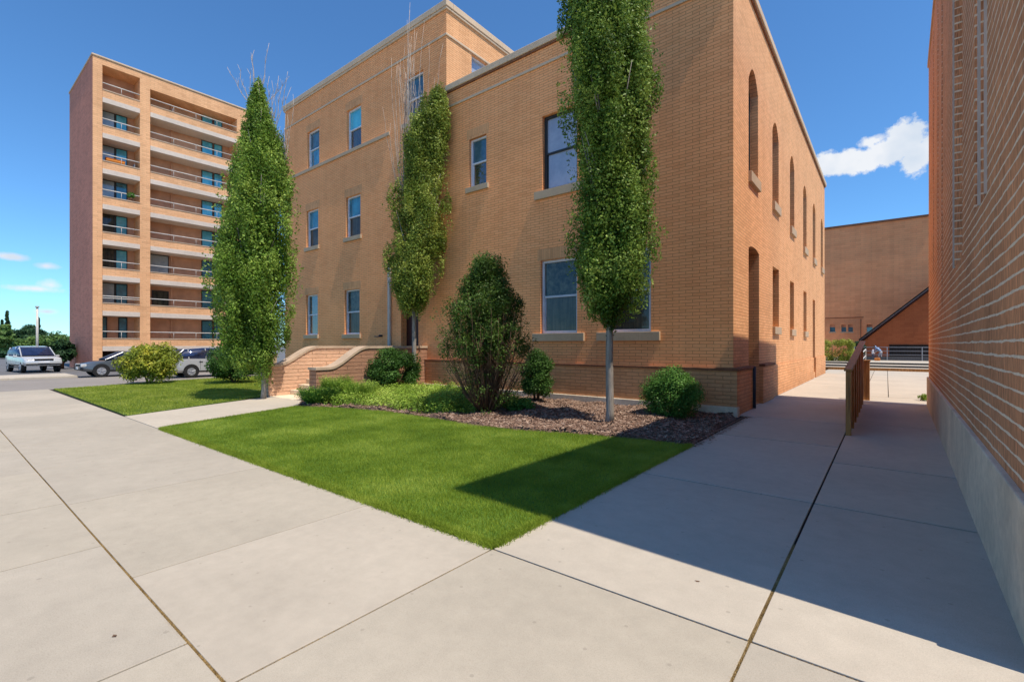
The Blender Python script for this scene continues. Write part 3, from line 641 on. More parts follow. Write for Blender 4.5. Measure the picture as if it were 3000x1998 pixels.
# weeds at the foot of the hall's far corner
def leaf_cloud(centers, radii, n, size, up=.3, squash=(1, 1, 1), shell=.55, aspect=.5):
    """n leaves spread over ellipsoid clumps; returns (n,4,3) quads"""
    C = np.asarray(centers, float); Rr = np.asarray(radii, float)
    if Rr.ndim == 1: Rr = np.repeat(Rr[:, None], 3, 1) * np.array(squash)
    vol = (Rr[:, 0] * Rr[:, 2]) ** 1.0; idx = rng.choice(len(C), n, p=vol / vol.sum())
    dirs = rng.normal(size=(n, 3)); dirs /= np.linalg.norm(dirs, axis=1)[:, None]
    rad = shell + (1 - shell) * rng.random(n) ** .7; rad = np.where(rng.random(n) < .25, rng.random(n) ** .5, rad)
    rad *= 1 + rng.normal(0, .10, n)
    p = C[idx] + dirs * rad[:, None] * Rr[idx]
    nrm = dirs * .9 + rng.normal(0, .75, (n, 3)) + np.array([0, 0, up]); nrm /= np.linalg.norm(nrm, axis=1)[:, None]
    t = np.cross(nrm, rng.normal(size=(n, 3))); t /= np.linalg.norm(t, axis=1)[:, None]; b = np.cross(nrm, t)
    s = size * (.6 + .8 * rng.random(n))[:, None]
    V = np.zeros((n, 4, 3)); V[:, 0] = p - t * s; V[:, 1] = p - b * s * aspect + nrm * s * .15; V[:, 2] = p + t * s; V[:, 3] = p + b * s * aspect + nrm * s * .15
    return V
def limbs(paths, name, mat, parent, n=6):
    mb = MB(); 
    for pts, rad in paths: mb.tube(pts, rad, n)
    return mb.build(name, mat, parent, smooth=True)

def columnar(name, x, y, z0, z1, prof, cx, n, size, leaf, trunk_r, label, seed, twigs=(), clump=.25, lean=(0, 0), bark='bark_grey', nclump=230):
    """prof: (relative height, radius, shift along the picture's horizontal). Upright tree: trunk > nothing, crown of many upright clumps"""
    global rng
    rng = np.random.default_rng(seed); rd = random.Random(seed)
    root = empty(name, (x, y, 0), 0, label, 'tree', 'upright columnar trees along the building')
    H = z1 - z0; hx, hy = math.cos(PSI), math.sin(PSI)         # horizontal spread axis
    zs = [p[0] for p in prof]; rs = [p[1] for p in prof]; sh = [p[2] for p in prof]
    cs = []; rr = []
    for k in range(nclump):
        t = rng.random() ** .92; r = np.interp(t, zs, rs); s = np.interp(t, zs, sh); a = rng.random() * 2 * math.pi
        q = math.sqrt(rng.random()) if rng.random() < .35 else .75 + .25 * rng.random()
        c = clump * (.55 + .75 * rng.random()) * (.55 + .45 * min(1, r / .8)); q = q * max(0, r - c * .75)
        if rng.random() < .16 and t < .93: c *= .62; q = max(0, r * (1.0 + .1 * rng.random()) - c * .4)
        cs.append((x + hx * s + q * math.cos(a), y + hy * s + q * math.sin(a), z0 + t * H)); rr.append((c, c, c * (2.2 + 1.4 * rng.random())))
    V = leaf_cloud(cs, rr, n, size, up=.25, shell=.62)
    kc = 40; tc = (np.arange(kc) + .5) / kc; rc = np.interp(tc, zs, rs) * .72; sc_ = np.interp(tc, zs, sh)
    Vc = leaf_cloud(np.c_[x + hx * sc_, y + hy * sc_, z0 + tc * H], np.c_[rc, rc, np.full(kc, H / kc * 1.6)], int(n * .55), size * 1.25, up=.1, shell=.3)
    # loose sprays at the outline
    m = int(n * .035); t = rng.random(m); r = np.interp(t, zs, rs) * (1.0 + .14 * rng.random(m)); s = np.interp(t, zs, sh); a = rng.random(m) * 2 * math.pi
    cc = np.c_[x + hx * s + r * np.cos(a), y + hy * s + r * np.sin(a), z0 + t * H]
    V2 = leaf_cloud(cc, np.full(m, .05), m, size, shell=.1)
    paths = []
    tr = [(x, y, -.03), (x + .01, y, .25), (x - .01, y + .01, z0 * .6), (x + hx * sh[0] * .5, y + hy * sh[0] * .5, z0 + .5)]
    paths.append((tr + [(x + hx * np.interp(t, zs, sh), y + hy * np.interp(t, zs, sh), z0 + t * H) for t in (.3, .6, .9)], [trunk_r * 1.35, trunk_r * 1.05, trunk_r, trunk_r * .85, trunk_r * .5, trunk_r * .28, .01]))
    for k in range(46):
        t0 = rd.random() * .75; a = rd.random() * 2 * math.pi; zb = z0 + t0 * H * .9; L = H * rd.uniform(.12, .26); t1 = min(1, (zb + L - z0) / H)
        r1 = np.interp(t1, zs, rs) * rd.uniform(.5, .95); s0 = np.interp(t0, zs, sh); s1 = np.interp(t1, zs, sh)
        p0 = (x + hx * s0, y + hy * s0, zb); p1 = (x + hx * (s0 + s1) / 2 + r1 * .6 * math.cos(a), y + hy * (s0 + s1) / 2 + r1 * .6 * math.sin(a), zb + L * .45); p2 = (x + hx * s1 + r1 * math.cos(a), y + hy * s1 + r1 * math.sin(a), zb + L)
        paths.append(([p0, p1, p2], [.03 * (1 - t0 * .5), .018, .005]))
    limbs(paths, 'trunk', M[bark], root)
    tw = []
    for (s0, zb, ztop, k, spread) in twigs:
        for i in range(k):
            o = rd.gauss(0, spread); top = zb + (ztop - zb) * rd.uniform(.45, 1); dz = top - zb; pts = []; dep = rd.gauss(0, .18)
            for j in range(7):
                u = j / 6; wob = rd.gauss(0, .018) * u * 2; q = s0 + o * (u ** .55) * .9 + wob; pts.append((x + hx * q - hy * dep * u, y + hy * q + hx * dep * u, zb + dz * u))
            tw.append((pts, [.010 * (1 - .8 * j / 6) + .003 for j in range(7)]))
            for b_ in range(5):
                j = rd.randint(2, 5); p = Vector(pts[j]); l = rd.uniform(.25, .6) * (1 - j / 8); dd = Vector((hx * rd.choice((-1, 1)) * rd.uniform(.15, .5), hy * rd.uniform(-.3, .3), 1)).normalized() * l
                tw.append(([tuple(p), tuple(p + dd * .5 + Vector((0, 0, .03))), tuple(p + dd)], [.006, .004, .002]))
    if tw: limbs(tw, 'bare_branches', M['twig'], root, 4)
    VV = np.concatenate([V, Vc, V2]); VV = VV - np.array([x, y, 0])
    mesh_np('crown', VV, 4, M[leaf], root)
    return root

x1, y1 = ground(772, 1168)
columnar('columnar_tree', x1, y1, 1.2, 10.4, [(0, .6, -.55), (.04, .95, -.5), (.12, 1.08, -.38), (.17, 1.1, -.3), (.27, 1.36, -.32), (.37, 1.26, -.27), (.45, 1.08, -.2), (.52, 1.16, -.14), (.66, .98, -.1), (.76, .74, .02), (.84, .5, -.12), (.9, .36, -.2), (1, .05, -.15)], 0, 105000, .038, 'leaf1', .075,
    'bright green upright tree left of the entrance stairs, leaves almost to the ground', 11, twigs=((-.28, 9.7, 11.9, 8, .35), (.15, 8.6, 11.0, 9, .35), (.62, 7.6, 10.6, 9, .35)), nclump=230)
x2, y2 = ground(1213, 1146)
columnar('columnar_tree', x2, y2, 3.3, 11.4, [(0, .15, 0), (.04, .7, 0), (.1, .86, 0), (.21, 1.1, 0), (.29, .92, .15), (.36, 1.0, .38), (.46, 1.16, .14), (.57, .9, .32), (.68, .86, .38), (.78, .82, .45), (.9, .66, .7), (.97, .42, .85), (1, .15, .9)], 0, 75000, .04, 'leaf2', .085,
    'middle upright tree right of the stairs with tall bare twigs above its yellow-green crown', 12, twigs=((-.25, 8.6, 15.0, 20, .26), (-.45, 7.6, 12.9, 16, .4), (.3, 9.4, 13.4, 16, .5)), nclump=170)
x3, y3 = ground(1786, 1240)
columnar('columnar_tree', x3, y3, 2.42, 12.6, [(0, .12, 0), (.026, .4, -.04), (.057, .7, .1), (.1, .9, .05), (.18, 1.08, .07), (.22, .92, 0), (.286, .84, .12), (.33, .9, .05), (.41, .92, 0), (.476, 1.0, -.02), (.54, 1.1, 0), (.59, .9, -.05), (.64, .98, -.1), (.71, .95, -.12), (.85, .75, -.1), (1, .1, -.1)], 0, 125000, .034, 'leaf3', .085,
    'tallest dark green upright tree, nearest the passage, standing in the mulch', 13, nclump=270, clump=.24)

def bush(name, x, y, z0, rx, ry, h, n, size, leaf, label, cat='bush', group=None, seed=1, k=60, stems=10, cl=.3, base=.0, bark='bark_brown'):
    global rng
    rng = np.random.default_rng(seed); rd = random.Random(seed)
    root = empty(name, (x, y, 0), 0, label, cat, group)
    cs, rr = [], []
    for i in range(k):
        d = rng.normal(size=3); d /= np.linalg.norm(d); q = .55 + .3 * rng.random()
        if d[2] < -.75: d[2] *= -.5
        c = cl * (.6 + .8 * rng.random()); cs.append((x + d[0] * rx * q, y + d[1] * ry * q, z0 + base + (h - base) * .5 * (1 + d[2] * q))); rr.append((c, c, c * .9))
    V = leaf_cloud(cs, rr, n, size, up=.5, shell=.5); V = V - np.array([x, y, 0]); V = V[V[:, :, 2].min(1) > z0 - .02]
    paths = []
    for i in range(stems):
        a = rd.random() * 2 * math.pi; r = rd.uniform(.3, .8); paths.append(([(x + .05 * math.cos(a), y + .05 * math.sin(a), z0 - .03), (x + rx * r * .4 * math.cos(a), y + ry * r * .4 * math.sin(a), z0 + h * .35), (x + rx * r * math.cos(a), y + ry * r * math.sin(a), z0 + h * .75)], [.02, .014, .005]))
    limbs(paths, 'stem', M[bark], root, 5)
    mesh_np('foliage', V, 4, M[leaf], root); return root
bush('round_bush', *ground(1971, 1222), .03, .74, .74, 1.2, 30000, .024, 'leaf_bush', 'round clipped dark green bush in the mulch near the building corner', seed=21, k=150, cl=.2, base=-.15)
bush('upright_bush', *ground(1572, 1183), .03, .47, .47, 1.75, 20000, .028, 'leaf_ivy', 'narrow dark bush against the wall right of the tall twiggy shrub', seed=22, k=90, cl=.2, base=-.1)
yx, yy = ground(436, 1124)
bush('golden_bush', yx, yy, 0, 1.15, 1.15, 1.95, 16000, .055, 'leaf_yellow', 'rounded golden-yellow shrub in front of the dark car', seed=23, k=90, cl=.34)
bush('dark_shrub', *ground(688, 1122), 0, 1.3, 1.2, 1.75, 14000, .05, 'leaf_ivy', 'dark green shrub partly hidden by the left tree beside the silver minivan', seed=24, k=70, cl=.35)
x, y = -14.2, 10.9; bush('wall_shrub', x, y, .0, .6, 1.25, 1.75, 20000, .035, 'leaf_ivy', 'dark leafy shrub against the right stair wall beside the middle tree', seed=25, k=60, cl=.25)
x, y = ground(1525, 1205); bush('low_shrub', x, y, .0, .55, .35, .35, 4500, .03, 'leaf_bush', 'low green plant at the foot of the tall twiggy shrub', seed=26, k=30, cl=.12, stems=4)
x, y = ground(2716, 1174); bush('weed', x - .12, y, 0, .14, .2, .22, 420, .03, 'leaf_cover', 'small weed tuft at the far foot of the right-hand wall', cat='weed', seed=28, k=10, cl=.07, stems=3)

# tall twiggy shrub
rng = np.random.default_rng(31); rd = random.Random(31)
x, y = ground(1425, 1212)
root = empty('twiggy_shrub', (x, y, 0), 0, 'tall shrub with bare brown lower twigs and dark green top, before the wall', 'shrub')
hx, hy = math.cos(PSI), math.sin(PSI)
paths = []; tips = []
for i in range(210):
    a = rd.random() * 2 * math.pi; sp = abs(rd.gauss(0, .62)); sp = min(sp * 1.25, 1.2); h = rd.uniform(2.0, 3.7) * (1 - .22 * sp)
    p0 = (x + .12 * math.cos(a), y + .12 * math.sin(a), 0)
    pts = [p0]
    for u in (.25, .5, .75, 1): r = sp * min(1, (u ** .62) * 1.05); pts.append((x + r * math.cos(a) + rd.gauss(0, .03), y + r * math.sin(a) + rd.gauss(0, .03), h * u))
    paths.append((pts, [.016, .012, .009, .006, .003]))
    for b_ in range(5):
        j = rd.randint(1, 3); p = Vector(pts[j]); dd = Vector((rd.gauss(0, .3), rd.gauss(0, .3), rd.uniform(.3, .8))) * rd.uniform(.4, .8); paths.append(([tuple(p), tuple(p + dd * .5), tuple(p + dd)], [.006, .004, .002])); 
        if (p + dd).z > 1.5: tips.append(tuple(p + dd))
    tips.append(pts[-1]); tips.append(pts[-2]) if pts[-2][2] > 1.6 else None
limbs(paths, 'stem', M['bark_brown'], root, 4)
cs = []; rr = []
for i in range(150):
    t = rng.random(); zz = 1.5 + 2.4 * t ** .9; r = np.interp(t, [0, .12, .35, .62, .8, 1], [1.15, 1.3, 1.15, .85, .55, .3]); a = rng.random() * 2 * np.pi; q = r * (.3 + .62 * rng.random()); c = .16 + .12 * rng.random()
    cs.append((x + q * math.cos(a), y + q * math.sin(a), zz)); rr.append((c, c, c * 1.3))
V = np.concatenate([leaf_cloud(cs, rr, 36000, .03, up=.3, shell=.4), leaf_cloud(tips, np.full(len(tips), .13), 9000, .026, shell=.2)])
# sparse leaves among the lower twigs
lo = [(x + rd.gauss(0, .5), y + rd.gauss(0, .5), rd.uniform(.1, 1.5)) for _ in range(90)]
V = np.concatenate([V, leaf_cloud(lo, np.full(90, .2), 4500, .024, shell=.1)]) - np.array([x, y, 0])
mesh_np('foliage', V, 4, M['leaf_shrub'], root)

# ground cover in the bed and leafy tufts at the end of the stair wall
rng = np.random.default_rng(41)
GC = [(-13.3, 7.1), (-12.1, 7.65), (-10.6, 8.0), (-9.2, 7.95), (-8.5, 8.2), (-8.2, 10.6), (-10.5, 11.9), (-13.5, 12.2), (-14.55, 11.8), (-14.6, 8.3)]
q = sample(GC, 620); cs = np.c_[q, np.full(len(q), .14)]; rr = np.c_[np.full((len(q), 2), .26), (.16 + .18 * rng.random(len(q)))]
V = leaf_cloud(cs, rr, 90000, .028, up=1.0, shell=.5); V = V[V[:, :, 2].min(1) > 0]
tag(mesh_np('ground_cover', V, 4, M['leaf_cover']), label='bright green leafy ground cover filling the bed by the stairs', cat='ground cover', kind='stuff')
def tuft(name, px, py, rad, h, n, leaf, label, wd=.012, seed=5):
    global rng
    rng = np.random.default_rng(seed); x, y = ground(px, py); root = empty(name, (x, y, 0), 0, label, 'plant')
    a = rng.random(n) * 2 * np.pi; r = rad * np.sqrt(rng.random(n)); hh = h * (.5 + .6 * rng.random(n)); out = r * 1.2 + .1 * rng.random(n)
    ww = wd * (.6 + .6 * rng.random(n)); b = a + rng.normal(0, 1, n); V = np.zeros((n, 4, 3)); bx, by = r * .5 * np.cos(a), r * .5 * np.sin(a); tx, ty = out * np.cos(a), out * np.sin(a)
    V[:, 0] = np.c_[bx, by, np.zeros(n)]; V[:, 1] = np.c_[(bx + tx) / 2 - ww * np.sin(b), (by + ty) / 2 + ww * np.cos(b), hh * .6]; V[:, 2] = np.c_[tx, ty, hh]; V[:, 3] = np.c_[(bx + tx) / 2 + ww * np.sin(b), (by + ty) / 2 - ww * np.cos(b), hh * .6]
    m = mesh_np('leaves', V, 4, M[leaf], root)
    L = leaf_cloud(np.c_[tx[:n // 3], ty[:n // 3], hh[:n // 3]], np.full(n // 3, .05), n // 2, .02); mesh_np('flower_heads', L, 4, M['leaf_cover'], root); return root
tuft('leafy_plant', 935, 1186, .5, .5, 2600, 'leaf_bush', 'green leafy plant at the foot of the stair wall next to the path', seed=51)
tuft('grassy_plant', 985, 1178, .4, .75, 1800, 'leaf_cover', 'pale grey-green tall plant beside the stair wall in the bed', seed=52)
tuft('grassy_plant', 1052, 1180, .5, .62, 2200, 'leaf_cover', 'pale green spreading plant in the ground cover between stair wall and tree', seed=53)

# ================================================================== timber ramp fence in the passage
fe = empty('timber_fence', (XM + .05, 11.4, 0), 0, 'brown stained timber ramp fence rising along the passage', 'fence')
y = 11.4; k = 0
xf = XM + .06
while y < 18.2:
    h = 1.27 + (y - 11.4) * .085
    mb = MB(); mb.box(xf - .045, xf + .045, y, y + .14, -.03, h); mb.build('post', M['timber'], fe, bevel=.008)
    if y + 1.2 < 18.3:
        h2 = 1.27 + (y + 1.0 - 11.4) * .085
        mb = MB()
        for j in range(7): mb.box(xf - .018, xf + .018, y + .15 + j * .125, y + .15 + j * .125 + .115, .06, h - .04 + (h2 - h) * j / 7)
        mb.build('panel', M['timber'], fe, bevel=.004)
    y += 1.02; k += 1
mb = MB(); hh = lambda yy: 1.275 + (yy - 11.4) * .085
for a, b_ in ((11.36, 18.4),):
    n = len(mb.v); mb.v += [(xf + s * .07, yy, hh(yy) + dz) for yy in (a, b_) for s, dz in ((-1, 0), (1, 0), (1, .045), (-1, .045))]
    for q_ in ((0, 1, 2, 3), (4, 7, 6, 5), (0, 4, 5, 1), (1, 5, 6, 2), (2, 6, 7, 3), (3, 7, 4, 0)): mb.f.append(tuple(n + i for i in q_)); mb.m.append(0)
mb.build('handrail', M['timber'], fe, bevel=.008)
x, y = ground(2538, 1172)
tp = empty('timber_post', (x, y, 0), 0, 'square brown timber post at the far end of the ramp fence', 'post')
mb = MB(); mb.box(x - .09, x + .09, y - .09, y + .09, -.03, 1.25); mb.build('shaft', M['timber'], tp, bevel=.01); mb = MB(); mb.box(x - .11, x + .11, y - .11, y + .11, 1.25, 1.3); mb.build('cap', M['timber'], tp, bevel=.01)
x, y = ground(2512, 1100)
hr = empty('handrail', (x, y, 0), 0, 'pale steel handrail standing behind the timber fence at the far steps', 'handrail')
mb = MB(); mb.tube([(x, y, 0), (x, y, 1.0), (x + .3, y + 3, 1.5), (x + .3, y + 3, .4)], .035, 6); mb.tube([(x, y, .6), (x + .3, y + 3, 1.1)], .03, 6); mb.build('rail', M['rail'], hr, smooth=True)

# ================================================================== far steps, plaza, railing, hedge, theatre
b = MB(); b.box(-14, 20, 41.0, 43, -.05, .17); b.box(-14, 20, 43, 45, -.05, .31); b.box(-14, 20, 45, 75, -.05, .45); tag(b.build('terrace_steps', M['concrete_walk'], bevel=.01), kind='structure')
ts = tag(MB().box(-14, 20, 40.9, 40.985, -.05, .19).build('timber_edging', M['timber']), 'brown timber board edging the lowest terrace step', 'edging')
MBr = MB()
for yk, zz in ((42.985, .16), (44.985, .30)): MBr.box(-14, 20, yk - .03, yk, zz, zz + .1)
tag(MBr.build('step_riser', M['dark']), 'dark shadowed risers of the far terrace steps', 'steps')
YR = 51.0
rx0, rx1 = -2.2, 9.0
rl = empty('steel_railing', (rx0, YR, .45), 0, 'grey steel railing with thin bars on the terrace before the rust-coloured wall', 'railing')
mb = MB()
for z_ in (1.12, .8, .48): mb.tube([(rx0, YR, .45 + z_), (rx1, YR, .45 + z_)], .025, 6)
mb.build('rails', M['rail_grey'], rl, smooth=True)
for i in range(6):
    xx = rx0 + i * (rx1 - rx0) / 5; MB().tube([(xx, YR, .45), (xx, YR, 1.6)], .035, 6).build('post', M['rail_grey'], rl)
mb = MB()
for i in range(110):
    xx = rx0 + i * (rx1 - rx0) / 110; mb.box(xx - .006, xx + .006, YR - .006, YR + .006, .55, 1.57)
mb.build('bars', M['pipe_dark'], rl)
mb = MB(); mb.box(rx0, rx1, YR + .1, YR + .3, .45, .78); tag(mb.build('kerb_wall', M['asphalt_dark']), 'low dark blue-grey kerb wall behind the steel railing', 'wall')
def hedge(name, x0, x1, y0, y1, z0, z1, n, size, leaf, label, seed):
    global rng
    rng = np.random.default_rng(seed); root = empty(name, ((x0 + x1) / 2, (y0 + y1) / 2, 0), 0, label, 'hedge'); cs = []; rr = []
    for i in range(int((x1 - x0) * (y1 - y0) * 14) + 30):
        e = rng.random(3); e = np.where(rng.random(3) < .5, np.round(e), e); r = .28; cx, cy, cz = x0 + r + e[0] * (x1 - x0 - 2 * r), y0 + r + e[1] * (y1 - y0 - 2 * r), z0 + r * .6 + e[2] * (z1 - z0 - 1.8 * r)
        if e[2] == 1 and e[0] in (0, 1): cz -= .2
        cs.append((cx, cy, cz)); rr.append((r, r, r))
    V = leaf_cloud(cs, rr, n, size, up=.6, shell=.6) - np.array([(x0 + x1) / 2, (y0 + y1) / 2, 0]); mesh_np('foliage', V, 4, M[leaf], root)
    limbs([([((x0 + x1) / 2 + dx, (y0 + y1) / 2, z0 - .1), ((x0 + x1) / 2 + dx * 1.4, (y0 + y1) / 2, z1 - .5)], [.05, .02]) for dx in (-.6, 0, .6)], 'stem', M['bark_brown'], root, 5); return root
hx0 = at(2398, 40)[0]
hA, hB = at(2405, 39.0), at(2502, 39.0)
hedge('clipped_hedge', hA[0] - .8, hB[0] + .1, 46.0, 48.2, .45, 2.3, 15000, .05, 'leaf_hedge', 'rounded sunlit clipped hedge on the terrace beside the passage end', 61)
x, y = at(2512, 44); bush('terrace_shrub', x, y, .45, .6, .5, 1.75, 3500, .07, 'leaf_far_dark', 'small dark green shrub on the terrace right of the clipped hedge', seed=62, k=24, cl=.25, stems=4)
# theatre
YT = 62.0
th = empty('brick_theatre', (-2, YT, .45), 0, 'windowless tall red-brick block closing the passage, with a few small windows', 'building')
fT = fy(YT)
def TX(px): r = (px - 1500) / FPX; c, s = math.cos(PSI), math.sin(PSI); return YT * (c * r - s) / (s * r + c)
def TZ(px, py, Y=YT): r = (px - 1500) / FPX; c, s = math.cos(PSI), math.sin(PSI); return EYE + (HY - py) / FPX * Y / (s * r + c)
topz = (TZ(2416, 672) + TZ(2695, 640)) / 2
wins = [(TX(a), TX(b_), TZ(a, 972), TZ(a, 951), 0) for a, b_ in ((2431, 2447), (2465, 2479), (2485, 2499), (2539, 2556))]
mb = MB(); wall(mb, TX(2300), TX(2760), .4, topz, wins, fT, .35)
mb.face([(TX(2300), YT, .4), (TX(2300), YT + 20, .4), (TX(2300), YT + 20, topz), (TX(2300), YT, topz)]); mb.face([(TX(2300), YT, topz), (TX(2760), YT, topz), (TX(2760), YT + 20, topz), (TX(2300), YT + 20, topz)])
mb.build('wall', M['brick_far'], th)
mb = MB(); mb.box(TX(2300) - .1, TX(2760), YT - .12, YT + .3, topz, topz + .22); mb.build('coping', M['brick_dark'], th)
for (a, b_, c, d, _) in wins:
    mb = MB(); boxf(mb, fT, a, b_, .25, .3, c, d); o = mb.build('window', M['glass_teal'], th); mb = MB(); boxf(mb, fT, a - .08, b_ + .08, -.06, .2, c - .14, c - .002); mb.build('sill', M['stone'], o)
    mb = MB(); boxf(mb, fT, a, b_, .2, .25, (c + d) / 2 + .1, d); mb.build('frame', M['panel_brown'], o)
mb = MB(); mb.box(TX(2418), TX(2530), YT - .05, YT - .002, TZ(2470, 932), TZ(2470, 930)); mb.box(TX(2521), TX(2523), YT - .06, YT - .002, .45, TZ(2522, 935)); mb.build('brick_band', M['brick_dark'], th)
# sloping stair block in front of it
YS = 56.0
def SX(px): r = (px - 1500) / FPX; c, s = math.cos(PSI), math.sin(PSI); return YS * (c * r - s) / (s * r + c)
sx0, sx1 = SX(2528), SX(2800); sz0, sz1 = TZ(2528, 1000, YS), TZ(2710, 862, YS); sz1 = sz0 + (sz1 - sz0) * (sx1 - sx0) / (SX(2710) - sx0)
sb = empty('stair_block', (sx0, YS, .45), 0, 'rust-red wedge-shaped wall with dark sloping roof edge before the theatre', 'building')
mb = MB(); mb.v = [(sx0, YS, .4), (sx1, YS, .4), (sx1, YS, sz1), (sx0, YS, sz0), (sx0, YS + 5, .4), (sx1, YS + 5, .4), (sx1, YS + 5, sz1), (sx0, YS + 5, sz0)]; mb.f = [(0, 1, 2, 3), (4, 7, 6, 5), (0, 3, 7, 4), (1, 5, 6, 2), (3, 2, 6, 7)]; mb.m = [0] * 5
mb.build('wall', M['brick_rust'], sb)
for (o0, o1, pr, nm, mt) in ((.02, .28, .35, 'fascia', 'door'), (.28, .40, .5, 'roof_edge', 'dark'), (.20, .24, .42, 'gutter', 'rail_grey')):
    mb = MB(); P_ = [(sx0 - .3, YS - pr, sz0 + o0 - .2), (sx1, YS - pr, sz1 + o0), (sx1, YS - pr, sz1 + o1), (sx0 - .3, YS - pr, sz0 + o1 - .2)]; mb.v = P_ + [(a, YS + 5.2, c) for a, _, c in P_]; mb.f = [(0, 1, 2, 3), (4, 7, 6, 5), (3, 2, 6, 7), (0, 4, 5, 1), (0, 3, 7, 4)]; mb.m = [0] * 5; mb.build(nm, M[mt], sb)
mb = MB(); mb.box(SX(2605), SX(2800), YS - .08, YS - .003, .45, TZ(2650, 1010, YS)); mb.build('opening', M['dark'], sb)

# ================================================================== apartment tower
TXX = -42.75; TY0, TY1 = 7.25, 17.9; TH = 21.75
tw_ = empty('apartment_tower', (TXX - 4, TY0, 0), 0, 'tall tan brick apartment tower with stacked balconies and white rails', 'building')
fT2 = fx(TXX)
def LY(px): r = (px - 1500) / FPX; c, s = math.cos(PSI), math.sin(PSI); return TXX * (s * r + c) / (c * r - s)
bays = [(LY(300), LY(410)), (LY(440), LY(694))]
Zk = [2.2 + 2.48 * k for k in range(8)]
DEP = 1.5
piers = [(TY0, bays[0][0]), (bays[0][1], bays[1][0]), (bays[1][1], TY1)]
# shell: piers and top band are one wall with two tall openings
mb = MB(); wall(mb, TY0, TY1, 0, TH, [(bays[0][0], bays[0][1], .0, 21.3, 0, DEP), (bays[1][0], bays[1][1], .0, 20.75, 0, DEP)], fT2, DEP)
mb.face([(TXX, TY1, 0), (TXX - 9, TY1, 0), (TXX - 9, TY1, TH), (TXX, TY1, TH)]); mb.build('wall', M['brick_tower'], tw_)
XW = at(204, 34.6)[0]
mb = MB(); mb.box(-47.8, TXX - .006, TY0 - .002 - .0, TY1, 0, TH - .02) if False else None
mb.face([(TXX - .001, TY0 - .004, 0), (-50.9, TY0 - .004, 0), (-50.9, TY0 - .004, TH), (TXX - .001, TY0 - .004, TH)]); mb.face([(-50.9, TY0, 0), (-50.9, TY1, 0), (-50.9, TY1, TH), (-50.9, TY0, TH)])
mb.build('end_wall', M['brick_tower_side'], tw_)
mb = MB(); mb.face([(TXX, TY0, TH), (-50.9, TY0, TH), (-50.9, TY1, TH), (TXX, TY1, TH)]); mb.build('roof', M['asphalt'], tw_)
mb = MB(); mb.box(-50.95, TXX + .06, TY0 - .06, TY1 + .05, TH + .003, TH + .12); mb.build('coping', M['coping'], tw_, bevel=.02)
mb = MB(); mb.box(TXX - DEP - .15, TXX - DEP - .003, TY0 + .1, TY1 - .1, 0, 21.3); mb.build('back_wall', M['panel_brown'], tw_)
mb = MB(); mb.box(-50.5, -49.4, 9.2, 9.6, TH + .12, TH + 1.0); mb.build('roof_vent', M['coping'], tw_)
mb = MB()
for a in range(5): mb.tube([(TXX - 1.5, 7.9 + a * .12, TH + .1), (TXX - 1.6, 7.8 + a * .2, TH + .55 + .15 * (a % 2))], .02, 5)
mb.box(TXX - 2.0, TXX - 1.3, 7.8, 8.3, TH + .12, TH + .35); mb.build('antenna', M['pipe_dark'], tw_)
for bi, (ya, yb) in enumerate(bays):
    for k, z in enumerate(Zk):
        mb = MB(); mb.box(TXX - .14, TXX + .03, ya + .004, yb - .004, z - .52, z); o = mb.build('balcony', M['brick_tower'], tw_)
        mb = MB(); mb.box(TXX - DEP + .01, TXX + .05, ya + .004, yb - .004, z - .86, z - .523); mb.build('slab', M['concrete_beam'], o, bevel=.01)
        mb = MB(); mb.box(TXX - .16, TXX + .06, ya + .004, yb - .004, z + .002, z + .06); mb.build('coping', M['coping_pale'], o)
        mb = MB(); mb.tube([(TXX - .05, ya, z + .52), (TXX - .05, yb, z + .52)], .035, 6)
        if (k == 1 and bi == 0): mb.tube([(TXX - .05, ya, z + .38), (TXX - .05, yb, z + .38)], .03, 6)
        nn = 2 if bi == 0 else 4
        for j in range(1, nn): yy = ya + (yb - ya) * j / nn; mb.tube([(TXX - .05, yy, z), (TXX - .05, yy, z + .52)], .014, 5)
        mb.build('rail', M['rail'], o, smooth=True)
        # glazing on the back wall
        zf = z - .5; zt = zf + 2.1
        L = yb - ya
        def pane(a, b_, mat, z0_=zf, z1_=zt, frame=True):
            m_ = MB(); m_.box(TXX - DEP - .001, TXX - DEP + .06, ya + L * a, ya + L * b_, z0_, z1_); w_ = m_.build('window', M['dark_frame'], tw_)
            g_ = MB(); g_.box(TXX - DEP + .062, TXX - DEP + .07, ya + L * a + .06, ya + L * b_ - .06, z0_ + .05, z1_ - .06); g_.build('pane', M[mat], w_)
        if bi == 0:
            if k == 7: pass
            elif k == 0: pane(.05, .25, 'glass_teal'); pane(.55, .8, 'glass_teal')
            else: pane(.02, .46, ('curtain', 'glass_low', 'glass_low', 'curtain', 'curtain', 'glass_blue', 'glass_low', 'curtain')[k - 1 if k < 7 else 0] if k != 6 else 'curtain'); pane(.47, .8, 'glass_blue' if k in (6, 5, 3, 2) else 'glass_teal')
        else:
            pane(.64, .78, 'glass_teal' if k < 3 else 'glass_blue'); pane(.79, .9, 'glass_teal' if k < 4 else 'glass_blue')
            if k == 2: pane(.0, .26, 'curtain')
            if k == 1: pane(.08, .26, 'glass_low', z1_=zt - .3)
            mb = MB(); yy = ya + L * .28; mb.box(TXX - DEP, TXX - DEP + .12, yy, yy + .12, zf, zt + .1); mb.build('post', M['panel_brown'], tw_)
mb = MB(); mb.box(TXX - DEP + .0, TXX - DEP + .03, bays[0][0] + .1, bays[1][1] - .1, 0, 1.3); mb.build('undercroft', M['dark'], tw_)
